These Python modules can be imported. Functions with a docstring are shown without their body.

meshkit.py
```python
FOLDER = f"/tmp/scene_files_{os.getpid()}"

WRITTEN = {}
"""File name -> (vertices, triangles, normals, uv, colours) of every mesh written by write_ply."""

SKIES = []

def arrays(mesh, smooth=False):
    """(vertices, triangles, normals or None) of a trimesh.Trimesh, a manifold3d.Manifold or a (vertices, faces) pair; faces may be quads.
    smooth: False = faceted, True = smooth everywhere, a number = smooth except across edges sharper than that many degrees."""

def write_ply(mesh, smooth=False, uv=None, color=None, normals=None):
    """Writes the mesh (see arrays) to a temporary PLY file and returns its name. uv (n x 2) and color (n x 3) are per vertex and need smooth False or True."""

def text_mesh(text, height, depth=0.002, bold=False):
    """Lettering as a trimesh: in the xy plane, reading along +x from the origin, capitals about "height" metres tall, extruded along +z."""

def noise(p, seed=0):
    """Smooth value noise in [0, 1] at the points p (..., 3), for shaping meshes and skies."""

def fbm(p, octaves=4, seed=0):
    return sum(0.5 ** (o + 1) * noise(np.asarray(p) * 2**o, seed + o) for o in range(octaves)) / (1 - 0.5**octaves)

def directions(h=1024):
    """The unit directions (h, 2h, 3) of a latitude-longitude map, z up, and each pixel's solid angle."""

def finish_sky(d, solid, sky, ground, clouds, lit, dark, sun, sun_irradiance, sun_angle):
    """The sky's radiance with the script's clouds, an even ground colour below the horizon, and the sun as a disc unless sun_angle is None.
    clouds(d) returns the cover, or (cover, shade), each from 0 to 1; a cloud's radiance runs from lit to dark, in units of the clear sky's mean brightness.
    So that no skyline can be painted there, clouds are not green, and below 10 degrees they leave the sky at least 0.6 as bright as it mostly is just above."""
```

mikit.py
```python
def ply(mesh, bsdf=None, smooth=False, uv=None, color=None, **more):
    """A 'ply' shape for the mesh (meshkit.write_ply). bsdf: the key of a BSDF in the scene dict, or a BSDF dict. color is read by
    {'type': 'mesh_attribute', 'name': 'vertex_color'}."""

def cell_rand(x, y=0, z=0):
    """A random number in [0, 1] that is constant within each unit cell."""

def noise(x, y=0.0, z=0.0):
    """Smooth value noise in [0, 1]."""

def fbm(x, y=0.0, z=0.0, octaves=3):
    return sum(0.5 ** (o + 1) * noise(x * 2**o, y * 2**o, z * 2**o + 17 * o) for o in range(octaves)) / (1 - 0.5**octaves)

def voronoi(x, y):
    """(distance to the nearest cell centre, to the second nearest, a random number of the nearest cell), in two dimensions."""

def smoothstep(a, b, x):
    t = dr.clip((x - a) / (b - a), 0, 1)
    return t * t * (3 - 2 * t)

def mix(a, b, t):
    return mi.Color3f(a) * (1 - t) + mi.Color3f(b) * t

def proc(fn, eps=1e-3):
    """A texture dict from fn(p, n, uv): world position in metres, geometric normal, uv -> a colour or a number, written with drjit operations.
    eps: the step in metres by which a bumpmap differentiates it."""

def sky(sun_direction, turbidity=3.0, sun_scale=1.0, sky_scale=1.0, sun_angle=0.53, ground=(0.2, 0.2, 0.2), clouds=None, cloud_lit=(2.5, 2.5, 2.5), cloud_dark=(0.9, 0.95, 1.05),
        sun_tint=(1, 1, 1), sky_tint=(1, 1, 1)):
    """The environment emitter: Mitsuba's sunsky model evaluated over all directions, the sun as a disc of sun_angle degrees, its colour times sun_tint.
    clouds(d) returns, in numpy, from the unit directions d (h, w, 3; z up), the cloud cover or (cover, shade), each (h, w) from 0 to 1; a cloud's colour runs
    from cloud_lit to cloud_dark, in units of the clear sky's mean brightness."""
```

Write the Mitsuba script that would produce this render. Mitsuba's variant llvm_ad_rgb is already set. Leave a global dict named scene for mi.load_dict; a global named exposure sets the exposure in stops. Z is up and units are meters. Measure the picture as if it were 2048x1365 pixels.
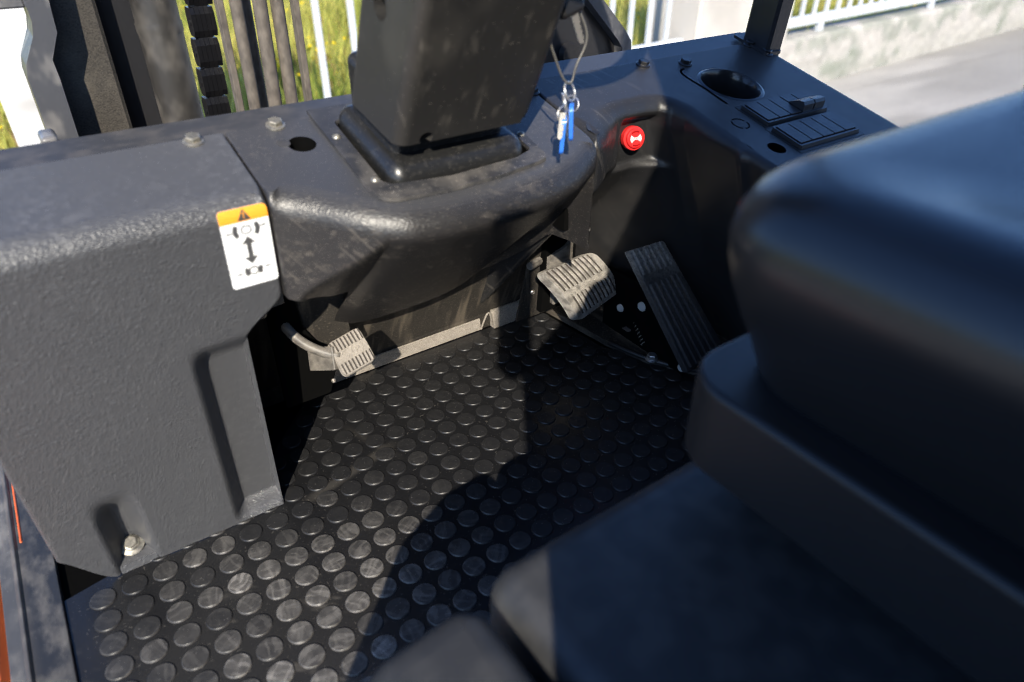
import math, random
import numpy as np, trimesh, manifold3d, shapely
import shapely.geometry as sg
import drjit as dr
import mitsuba as mi
import mikit, meshkit
from mikit import noise, fbm, voronoi, cell_rand, smoothstep, mix
from scipy.ndimage import gaussian_filter1d
from scipy.spatial import ConvexHull

# ------------------------------------------------------------------ camera, sky, exposure
CAM = np.array([0.083823, -0.600269, 0.611145])
RIGHT = np.array([0.820009872, -0.572345521, 0.002100981])
UP = np.array([0.316042471, 0.455854142, 0.83205418])
FWD = np.array([0.477180224, 0.681628642, -0.554690389])
M = np.eye(4); M[:3, 0] = -RIGHT; M[:3, 1] = UP; M[:3, 2] = FWD; M[:3, 3] = CAM
T = mi.ScalarTransform4f
scene, labels = {}, {}
scene['camera'] = {'type': 'thinlens', 'fov': 2 * math.degrees(math.atan(1024 / 1400)), 'fov_axis': 'x', 'to_world': T(M.tolist()),
                   'aperture_radius': 0.0033, 'focus_distance': 0.95, 'near_clip': 0.01, 'far_clip': 400.0}
scene['sky'] = mikit.sky((-0.84, -1.245, 1.0), turbidity=3, sun_tint=(0.87, 1.0, 1.23), sky_tint=(0.82, 1.0, 1.36))
exposure = 2.7
rng = np.random.default_rng(7)
random.seed(7)

# ------------------------------------------------------------------ materials
def rgb(*c): return {'type': 'rgb', 'value': list(c)}
def two(b): return {'type': 'twosided', 'bsdf': b}
def bump(b, fn, scale, eps=3e-4): return {'type': 'bumpmap', 'arbitrary': mikit.proc(fn, eps), 'scale': scale, 'bsdf': b}
def col(fn): return mikit.proc(fn)
def princ(c, rough=0.5, spec=0.5, metal=0.0, **k):
    return {'type': 'principled', 'base_color': c if isinstance(c, dict) else rgb(*c), 'roughness': rough, 'specular': spec, 'metallic': metal, **k}

def leather_h(p, n, uv):
    def ridge(x, y, z): return 1 - dr.abs(2 * noise(x, y, z) - 1)
    a = ridge(p.x * 390 + p.y * 150, p.y * 380 - p.x * 110, p.z * 350 + p.x * 90); b = ridge(p.z * 450 + p.y * 110, p.x * 430 - p.z * 150 + 7, p.y * 410 + 3)
    return -dr.maximum(a * a, b * b) + noise(p.x * 900, p.y * 900, p.z * 900) * 0.2
def specks(p, dens, s=650):
    r = noise(p.x * s, p.y * s, p.z * s)
    return smoothstep(1.0 - dens, 1.02 - dens * 0.6, r)
def scratch(p, s1, s2):
    return smoothstep(0.66, 0.8, fbm((p.x * 0.8 + p.z * 0.6) * s1, (p.z * 0.8 - p.x * 0.6) * s2, p.y * s2, 2))
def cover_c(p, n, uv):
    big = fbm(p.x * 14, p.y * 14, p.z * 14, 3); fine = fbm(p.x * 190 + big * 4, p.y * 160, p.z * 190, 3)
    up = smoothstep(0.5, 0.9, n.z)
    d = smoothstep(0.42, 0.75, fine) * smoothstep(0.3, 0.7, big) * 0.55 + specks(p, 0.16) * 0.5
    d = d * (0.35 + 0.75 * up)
    return mix((0.053, 0.054, 0.058), (0.18, 0.178, 0.185), dr.clip(d * 0.36 + up * 0.12, 0, 1))  # upward faces paler: settled dust plus a painted sky sheen
def centre_c(p, n, uv):
    big = fbm(p.x * 18, p.y * 18, p.z * 18, 3); fine = fbm(p.x * 220 + big * 3, p.y * 180, p.z * 180, 3)
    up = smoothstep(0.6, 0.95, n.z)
    sc = scratch(p, 230, 34)
    d = smoothstep(0.5, 0.8, fine) * smoothstep(0.35, 0.65, big) * 0.35 + specks(p, 0.2) * 0.6 + specks(p, 0.22, 1300) * 0.5 + sc * 0.35 * smoothstep(0.45, 0.62, big)
    return mix(mix((0.017, 0.016, 0.016), (0.045, 0.045, 0.048), up), (0.19, 0.165, 0.135), dr.clip(d * 0.5, 0, 1))  # base paler and cooler on upward faces, sky sheen put into the colour
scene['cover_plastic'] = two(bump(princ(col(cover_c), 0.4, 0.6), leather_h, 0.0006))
def fine_h(p, n, uv): return noise(p.x * 800, p.y * 800, p.z * 800) * 0.6 + noise(p.x * 380, p.y * 380, p.z * 380) * 0.5
scene['centre_plastic'] = two(bump(princ(col(centre_c), 0.41, 0.55), leather_h, 0.00022))
def clean_c(p, n, uv):
    big = fbm(p.x * 16, p.y * 16, p.z * 16, 3)
    up = smoothstep(0.6, 0.95, n.z)
    left = smoothstep(0.78, 0.6, p.x)
    d = specks(p, 0.18) * 0.5 * left + scratch(p, 200, 26) * 0.4 * left + smoothstep(0.5, 0.75, big) * 0.12 + up * 0.1
    return mix((0.016, 0.016, 0.017), (0.17, 0.15, 0.125), dr.clip(d * 0.45, 0, 1))
scene['console_plastic'] = two(bump(princ(col(clean_c), 0.42, 0.5), fine_h, 0.00016))
def kick_c(p, n, uv):
    st = fbm(p.x * 90, p.y * 10, p.z * 9, 3); sp = specks(p, 0.25, 500)
    return mix((0.014, 0.013, 0.012), (0.2, 0.165, 0.125), dr.clip(smoothstep(0.45, 0.8, st) * 0.4 + sp * 0.15 + noise(p.x * 800, p.y * 800, p.z * 800) * 0.12, 0, 1))
scene['kick_plastic'] = two(princ(col(kick_c), 0.6, 0.4))
scene['black_plastic'] = two(princ((0.012, 0.012, 0.013), 0.42, 0.5))
scene['switch_plastic'] = two(princ((0.02, 0.02, 0.022), 0.36, 0.5))
scene['gloss_plastic'] = two(princ((0.013, 0.013, 0.014), 0.2, 0.5))
scene['void_black'] = two({'type': 'diffuse', 'reflectance': rgb(0.004, 0.004, 0.004)})
def shroud_c(p, n, uv):
    big = fbm(p.x * 25, p.y * 25, p.z * 14, 3)
    sp = specks(p, 0.13, 420); st = smoothstep(0.6, 0.85, fbm(p.x * 110, p.y * 90, p.z * 16, 3))
    left = smoothstep(0.2, -0.6, n.x)
    d = sp * 0.5 + st * (0.22 + 0.3 * left) + smoothstep(0.5, 0.8, big) * 0.14 + left * 0.1  # left face paler: dust plus the sun on it put into the colour
    return mix((0.015, 0.0145, 0.014), (0.2, 0.18, 0.15), dr.clip(d * 0.55, 0, 1))
scene['shroud_plastic'] = two(bump(princ(col(shroud_c), 0.45, 0.5), fine_h, 0.00012))
def boot_c(p, n, uv):
    d = smoothstep(0.5, 0.9, fbm(p.x * 260, p.y * 260, p.z * 260, 3)) * 0.2 + specks(p, 0.15, 700) * 0.4
    return mix((0.013, 0.013, 0.013), (0.22, 0.2, 0.17), dr.clip(d * 0.4, 0, 1))
scene['boot_rubber'] = two(princ(col(boot_c), 0.3, 0.5))
def bezel_c(p, n, uv):
    d = smoothstep(0.3, 0.8, fbm(p.x * 60, p.y * 60, p.z * 60, 3)) * 0.5 + specks(p, 0.25) * 0.5
    near = smoothstep(0.06, -0.06, p.y)
    return mix((0.026, 0.026, 0.028), (0.2, 0.18, 0.155), dr.clip(d * (0.25 + 0.5 * near), 0, 1))
scene['bezel_paint'] = two(princ(col(bezel_c), 0.5, 0.5))
def cowl_c(p, n, uv):
    d = smoothstep(0.35, 0.8, fbm(p.x * 50, p.y * 90, p.z * 50, 4)) * smoothstep(0.7, 0.1, p.x)
    return mix((0.036, 0.037, 0.041), (0.16, 0.14, 0.12), dr.clip(d * 0.3 + specks(p, 0.12) * 0.2, 0, 1))
scene['cowl_paint'] = two(princ(col(cowl_c), 0.38, 0.5))
def mat_c(p, n, uv):
    big = fbm(p.x * 9, p.y * 9, 3.1, 3)
    worn = smoothstep(0.02, -0.14, p.y + (noise(p.x * 20, p.y * 20) - 0.5) * 0.1) * smoothstep(0.33, 0.2, p.x)
    sm = smoothstep(0.6, 0.85, fbm(p.x * 60 + p.y * 50, p.y * 60, 0.3, 3)) * worn
    line = smoothstep(0.010, 0.0, dr.abs(p.x - 0.33 + 0.35 * (p.y - 0.05))) * smoothstep(0.14, 0.06, p.y) * smoothstep(-0.0, 0.05, p.y)
    band = smoothstep(0.011, 0.002, dr.abs(p.y - 0.025 - (p.x - 0.28) * 0.25)) * smoothstep(0.2, 0.24, p.x) * smoothstep(0.36, 0.32, p.x)
    d = sm * 0.4 + specks(p, 0.10, 520) * 0.35 + worn * 0.05 + band * 0.25 + line * 0.12 + specks(p, 0.035, 260) * 0.5
    return mix((0.0105, 0.0106, 0.0115), (0.26, 0.235, 0.2), dr.clip(d * 0.5, 0, 1))
scene['mat_rubber'] = two(princ(col(mat_c), 0.3, 0.5))
def stud_c(p, n, uv):
    i = dr.floor(p.x / 0.03 + 0.5); j = dr.floor(p.y / 0.03 + 0.5)
    r = cell_rand(i, j, 3); r2 = cell_rand(i, j, 5)
    ang = cell_rand(i, j, 11) * 6.28; ca = dr.cos(ang); sa = dr.sin(ang)
    u = p.x * ca + p.y * sa; v = p.y * ca - p.x * sa
    scr = smoothstep(0.42, 0.72, fbm(u * 300 + noise(v * 120, u * 120) * 1.3, v * 60, r * 9, 3)) * 0.65 + 0.5 * smoothstep(0.5, 0.78, fbm(v * 340 + noise(u * 100, v * 100) * 1.2, u * 60, r * 7 + 3, 3))
    blot = fbm(p.x * 150, p.y * 150, r * 5, 3)
    worn = smoothstep(0.03, -0.09, p.y + (r - 0.5) * 0.14) * smoothstep(0.40, 0.17, p.x + p.y * 0.3 + (r2 - 0.5) * 0.1) * (0.35 + 0.65 * smoothstep(0.02, 0.12, p.x))
    d = worn * (0.12 + 0.6 * scr + 0.28 * blot) * (0.25 + 0.8 * r2) * 0.8 + specks(p, 0.08, 600) * 0.2 + blot * 0.03
    return mix((0.0115, 0.0117, 0.0128), (0.31, 0.29, 0.265), dr.clip(d, 0, 1))
scene['stud_rubber'] = two(princ(col(stud_c), 0.42, 0.45))
def sill_c(p, n, uv):
    d = fbm(p.x * 80, p.y * 40, p.z * 60, 4)
    return mix((0.02, 0.021, 0.024), (0.27, 0.245, 0.21), smoothstep(0.35, 0.85, d) * 0.4 + specks(p, 0.2) * 0.1 + smoothstep(-0.055, -0.07, p.x) * 0.12)
scene['sill_paint'] = two(princ(col(sill_c), 0.5, 0.5))
def lip_c(p, n, uv):
    g = noise(p.x * 900, p.y * 900, p.z * 900)
    return mix((0.10, 0.09, 0.078), (0.36, 0.32, 0.275), g * 0.7 + fbm(p.x * 60, p.y * 60, p.z * 60, 2) * 0.3)
scene['dusty_steel'] = two(princ(col(lip_c), 0.8, 0.2))
def pad_c(p, n, uv):
    g = noise(p.x * 700, p.y * 700, p.z * 700)
    return mix((0.19, 0.17, 0.145), (0.34, 0.305, 0.265), g * 0.4 + fbm(p.x * 90, p.y * 90, p.z * 90, 3) * 0.6)
scene['dusty_rubber'] = two(princ(col(pad_c), 0.75, 0.25))
def pad2_c(p, n, uv):
    g = fbm(p.x * 120, p.y * 120, p.z * 120, 3)
    return mix((0.12, 0.112, 0.10), (0.34, 0.315, 0.28), smoothstep(0.25, 0.7, g) * 0.7 + noise(p.x * 800, p.y * 800, p.z * 800) * 0.2)
scene['pad_groove'] = two(princ((0.055, 0.048, 0.042), 0.7, 0.3))  # darker than the ribs, groove depth put into the colour
scene['scuffed_rubber'] = two(princ(col(pad2_c), 0.6, 0.35))
def acc_c(p, n, uv):
    g = fbm(p.x * 300, p.y * 300, p.z * 300, 2) * 0.5 + 0.3
    top = smoothstep(-0.02, 0.0, p.y)  # sunlit upper end painted in, lower end shaded by colour, over the dust
    t2 = smoothstep(-0.10, -0.01, p.y)
    return mix((0.02, 0.02, 0.022), (0.36, 0.33, 0.29), smoothstep(0.1, 0.8, g) * 0.7 * t2 * (0.25 + 0.75 * top))
scene['pedal_rubber'] = two(princ(col(acc_c), 0.55, 0.4))
def arm_c(p, n, uv):
    return mix((0.035, 0.033, 0.03), (0.25, 0.225, 0.195), fbm(p.x * 150, p.y * 150, p.z * 150, 3) * 0.75 + smoothstep(0.5, 0.95, n.z) * 0.3)
scene['pedal_paint'] = two(princ(col(arm_c), 0.5, 0.5))
def mast_c(p, n, uv):
    g = fbm(p.x * 40, p.y * 40, p.z * 25, 3)
    return mix((0.022, 0.02, 0.018), (0.13, 0.115, 0.095), noise(p.x * 700, p.y * 700, p.z * 700) * 0.45 + smoothstep(0.4, 0.8, g) * 0.25)
scene['mast_paint'] = two(princ(col(mast_c), 0.45, 0.5))
def steel_c(p, n, uv):
    g = fbm(p.x * 60, p.y * 60, p.z * 30, 3)
    return mix((0.06, 0.062, 0.07), (0.2, 0.19, 0.18), smoothstep(0.5, 0.8, g) * 0.7)
scene['bracket_paint'] = two(princ(col(steel_c), 0.35, 0.6))
def cyl_c(p, n, uv):
    g = fbm(p.x * 50, p.y * 50, p.z * 30, 3)
    return mix((0.03, 0.028, 0.026), (0.085, 0.078, 0.07), smoothstep(0.35, 0.8, g))
scene['cylinder_paint'] = two(princ(col(cyl_c), 0.4, 0.5))
scene['chain_steel'] = two(princ((0.006, 0.006, 0.007), 0.25, 0.4))
scene['pin_steel'] = two(princ((0.5, 0.5, 0.5), 0.25, 0.5, 1.0))
def hose_c(p, n, uv):
    g = fbm(p.x * 200, p.y * 200, p.z * 90, 3)
    return mix((0.05, 0.043, 0.037), (0.17, 0.145, 0.12), g)
scene['hose_rubber'] = two(princ(col(hose_c), 0.65, 0.3))
def bolt_c(p, n, uv): return mix((0.09, 0.09, 0.09), (0.42, 0.38, 0.3), fbm(p.x * 400, p.y * 400, p.z * 400, 2))
scene['bolt_steel'] = two(princ(col(bolt_c), 0.35, 0.5, 0.6))
scene['black_bolt'] = two(princ((0.012, 0.012, 0.013), 0.3, 0.5))
scene['zinc'] = two(princ((0.62, 0.62, 0.62), 0.3, 0.5, 0.9))
scene['zinc_dull'] = two(princ((0.4, 0.4, 0.39), 0.5, 0.5, 0.2))
scene['screw_steel'] = two(princ((0.6, 0.55, 0.47), 0.3, 0.5, 0.9))
scene['key_ring_steel'] = two(princ((0.75, 0.72, 0.68), 0.25, 0.5, 0.85))
scene['wire_cover'] = two(princ((0.09, 0.085, 0.075), 0.4, 0.5))
scene['blue_plastic'] = two(princ((0.03, 0.16, 0.62), 0.25, 0.5, clearcoat=0.5))
scene['red_plastic'] = two(princ((0.6, 0.02, 0.02), 0.28, 0.5, clearcoat=0.4))
scene['dark_red'] = two(princ((0.25, 0.005, 0.005), 0.25, 0.5))
scene['print_white'] = two({'type': 'diffuse', 'reflectance': rgb(0.8, 0.8, 0.8)})
scene['print_pink'] = two({'type': 'diffuse', 'reflectance': rgb(0.75, 0.55, 0.6)})
scene['sticker_white'] = two(princ((0.78, 0.78, 0.77), 0.4, 0.4))
scene['sticker_orange'] = two(princ((0.85, 0.33, 0.03), 0.4, 0.4))
scene['sticker_ink'] = two(princ((0.07, 0.07, 0.07), 0.45, 0.4))
scene['sticker_ink_dark'] = two(princ((0.05, 0.045, 0.045), 0.45, 0.4))
def seat_h(p, n, uv): return noise(p.x * 700, p.y * 700, p.z * 700)
scene['seat_vinyl'] = two(princ((0.012, 0.0125, 0.014), 0.32, 0.6))
scene['seat_pan_plastic'] = two(princ((0.009, 0.0095, 0.011), 0.45, 0.5))
def hood_c(p, n, uv):
    return mix((0.017, 0.018, 0.02), (0.12, 0.115, 0.105), smoothstep(0.3, 0.8, fbm(p.x * 60, p.y * 60, p.z * 60, 3)) * 0.14 + 0.10)
scene['hood_plastic'] = two(princ(col(hood_c), 0.5, 0.5))
scene['orange_paint'] = two(princ((0.62, 0.12, 0.03), 0.35, 0.5))
scene['guard_paint'] = two(princ((0.017, 0.017, 0.019), 0.32, 0.5))
def conc_c(p, n, uv):
    g = fbm(p.x * 1.6, p.y * 1.6, p.z * 2, 4); f = fbm(p.x * 30, p.y * 30, p.z * 30, 3); s = smoothstep(0.5, 0.68, fbm(p.x * 0.5 + 3, p.y * 2.2, 0.5, 3))
    return mix((0.31, 0.29, 0.262), (0.45, 0.43, 0.395), g * 0.7 + f * 0.3) * (0.78 + 0.3 * s)
scene['concrete_ground'] = two({'type': 'diffuse', 'reflectance': col(conc_c)})
def wall_c(p, n, uv):
    g = fbm(p.x * 3.4, p.y * 3, p.z * 3.6, 3); drip = fbm(p.x * 9, p.y * 9, p.z * 1.4, 3)
    st = smoothstep(0.43, 0.6, g) * (0.45 + 0.8 * drip)
    low = smoothstep(-0.35, -0.65, p.z)
    return mix((0.43, 0.40, 0.36), (0.22, 0.235, 0.19), dr.clip(st * 0.8 + low * 0.25, 0, 1)) * (0.85 + 0.3 * fbm(p.x * 25, p.y * 25, p.z * 25, 2))
scene['stained_concrete'] = two(bump({'type': 'diffuse', 'reflectance': col(wall_c)}, lambda p, n, uv: fbm(p.x * 30, p.y * 30, p.z * 30, 3), 0.01, 3e-3))
def pill_c(p, n, uv):
    return mix((0.52, 0.485, 0.435), (0.42, 0.39, 0.345), smoothstep(0.4, 0.75, fbm(p.x * 3, p.y * 3, p.z * 3, 3)))
scene['pillar_render'] = two({'type': 'diffuse', 'reflectance': col(pill_c)})
def pill2_c(p, n, uv):
    return mix((0.62, 0.61, 0.59), (0.42, 0.40, 0.37), smoothstep(0.55, 0.85, fbm(p.x * 6, p.y * 6, p.z * 6, 3)))
scene['pillar_white'] = two({'type': 'diffuse', 'reflectance': col(pill2_c)})
scene['fence_paint'] = two(princ((0.5, 0.52, 0.54), 0.4, 0.5))
def field_c(p, n, uv):
    return mix((0.42, 0.37, 0.09), (0.2, 0.24, 0.05), smoothstep(0.35, 0.7, fbm(p.x * 1.5, p.y * 1.5, 0.2, 3)))
scene['field_soil'] = two({'type': 'diffuse', 'reflectance': col(field_c)})
scene['grass_leaf'] = {'type': 'principledthin', 'base_color': {'type': 'mesh_attribute', 'name': 'vertex_color'}, 'roughness': 0.6, 'diff_trans': 1.0, 'spec_trans': 0.0}
scene['flower_petal'] = two({'type': 'diffuse', 'reflectance': rgb(0.78, 0.55, 0.02)})

# ------------------------------------------------------------------ helpers
def key_for(k):
    if k not in scene and k not in used: used.add(k); return k
    i = 1
    while f'{k}_{i:03d}' in scene or f'{k}_{i:03d}' in used: i += 1
    used.add(f'{k}_{i:03d}'); return f'{k}_{i:03d}'
used = set()
def add(key, mesh, bsdf, smooth=False, label=None, **kw):
    k = key_for(key)
    scene[k] = mikit.ply(mesh, bsdf, smooth=smooth, **kw)
    if label: labels[k] = {'label': label}
    return k
def thing(key, label, cat, group=None):
    k = key_for(key); labels[k] = {'label': label, 'category': cat}
    if group: labels[k]['group'] = group
    return k
def tm(v, f): return trimesh.Trimesh(np.asarray(v, float), np.asarray(f, int), process=False)
def cat(ms): return trimesh.util.concatenate([m for m in ms if m is not None])
def frame(nrm, xref=(1, 0, 0)):
    z = np.array(nrm, float); z /= np.linalg.norm(z)
    x = np.array(xref, float); x -= z * (x @ z)
    if np.linalg.norm(x) < 1e-6: x = np.array([0, 1.0, 0]) - z * z[1]
    x /= np.linalg.norm(x)
    return np.stack([x, np.cross(z, x), z], 1)
def put(mesh, pos, R=np.eye(3)):
    m = mesh.copy(); m.vertices = m.vertices @ np.asarray(R).T + np.asarray(pos); return m
def box(x0, x1, y0, y1, z0, z1, c=0.0):
    if c <= 0:
        return tm([[x, y, z] for x in (x0, x1) for y in (y0, y1) for z in (z0, z1)], [[0, 1, 3], [0, 3, 2], [4, 6, 7], [4, 7, 5], [0, 4, 5], [0, 5, 1], [2, 3, 7], [2, 7, 6], [0, 2, 6], [0, 6, 4], [1, 5, 7], [1, 7, 3]])
    P = []
    for sx, X in ((1, x0), (-1, x1)):
        for sy, Y in ((1, y0), (-1, y1)):
            for sz, Z in ((1, z0), (-1, z1)):
                P += [[X + sx * c, Y + sy * c, Z], [X + sx * c, Y, Z + sz * c], [X, Y + sy * c, Z + sz * c]]
    return hull(P)
def hull(P):
    m = manifold3d.Manifold.hull_points(np.asarray(P, float)).to_mesh()
    return tm(m.vert_properties[:, :3], m.tri_verts)
def rbox(x0, x1, y0, y1, z0, z1, r, n=16):
    s = []
    for X in (x0 + r, x1 - r):
        for Y in (y0 + r, y1 - r):
            for Z in (z0 + r, z1 - r):
                s.append(manifold3d.Manifold.sphere(r, n).translate([X, Y, Z]))
    return manifold3d.Manifold.batch_hull(s)
def mf(m):
    m = m.to_mesh(); return tm(m.vert_properties[:, :3], m.tri_verts)
def tube(path, r, n=10, closed=False, caps=True):
    P = np.asarray(path, float); N = len(P); rr = np.full(N, r) if np.isscalar(r) else np.asarray(r)
    if closed: t = np.roll(P, -1, 0) - np.roll(P, 1, 0)
    else: t = np.gradient(P, axis=0)
    t /= np.linalg.norm(t, axis=1, keepdims=True)
    a = np.array([0, 0, 1.0]) if abs(t[0][2]) < 0.9 else np.array([1.0, 0, 0])
    u = np.cross(t[0], a); u /= np.linalg.norm(u); V = []
    th = np.arange(n) * 2 * np.pi / n
    for i in range(N):
        u = u - t[i] * (u @ t[i]); u /= np.linalg.norm(u); w = np.cross(t[i], u)
        V.append(P[i] + rr[i] * (np.cos(th)[:, None] * u + np.sin(th)[:, None] * w))
    V = np.vstack(V); F = []
    for i in range(N if closed else N - 1):
        b = ((i + 1) % N) * n
        for k in range(n):
            k2 = (k + 1) % n
            F += [[i * n + k, i * n + k2, b + k2], [i * n + k, b + k2, b + k]]
    if caps and not closed:
        V = np.vstack([V, P[0], P[-1]]); c = N * n
        for k in range(n):
            k2 = (k + 1) % n
            F += [[c, k2, k], [c + 1, (N - 1) * n + k, (N - 1) * n + k2]]
    return tm(V, F)
def spline(pts, n=40):
    from scipy.interpolate import CubicSpline
    P = np.asarray(pts, float); d = np.r_[0, np.cumsum(np.linalg.norm(np.diff(P, axis=0), axis=1))]
    return CubicSpline(d, P)(np.linspace(0, d[-1], n))
def lathe(prof, n=32):
    m = trimesh.creation.revolve(np.asarray(prof, float), sections=n); return tm(m.vertices, m.faces)
def extr(poly, h):
    g = poly if isinstance(poly, sg.Polygon) else sg.Polygon(poly)
    m = trimesh.creation.extrude_polygon(g, h, engine='earcut'); return tm(m.vertices, m.faces)
def rpoly(pts, r, seg=6):
    p = sg.Polygon(pts); return p.buffer(-r).buffer(r, quad_segs=seg)
def prism_x(pts_yz, x0, x1):     # profile in (y,z) extruded along x
    m = extr(pts_yz, x1 - x0); v = m.vertices; return tm(np.c_[v[:, 2] + x0, v[:, 0], v[:, 1]], m.faces)
def prism_y(pts_xz, y0, y1):     # profile in (x,z) extruded along y
    m = extr(pts_xz, y1 - y0); v = m.vertices; return tm(np.c_[v[:, 0], v[:, 2] + y0, v[:, 1]], m.faces[:, ::-1])
SL, Z0 = 0.26, 0.388              # the dash top: z = Z0 + SL*y
def top(x, y, d=0.0): return np.array([x, y, Z0 + SL * y + d])
NT = np.array([0, -SL, 1.0]) / math.hypot(SL, 1)
RT = frame(NT)
def on_top(mesh2d, d=0.0):        # a mesh laid out in (x, y) and raised by z above the dash top
    v = mesh2d.vertices; return tm(np.c_[v[:, 0], v[:, 1], Z0 + SL * v[:, 1] + d + v[:, 2]], mesh2d.faces)
def ring_pts(c, r, n=40): a = np.arange(n) * 2 * np.pi / n; return np.c_[c[0] + r * np.cos(a), c[1] + r * np.sin(a)]

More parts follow.
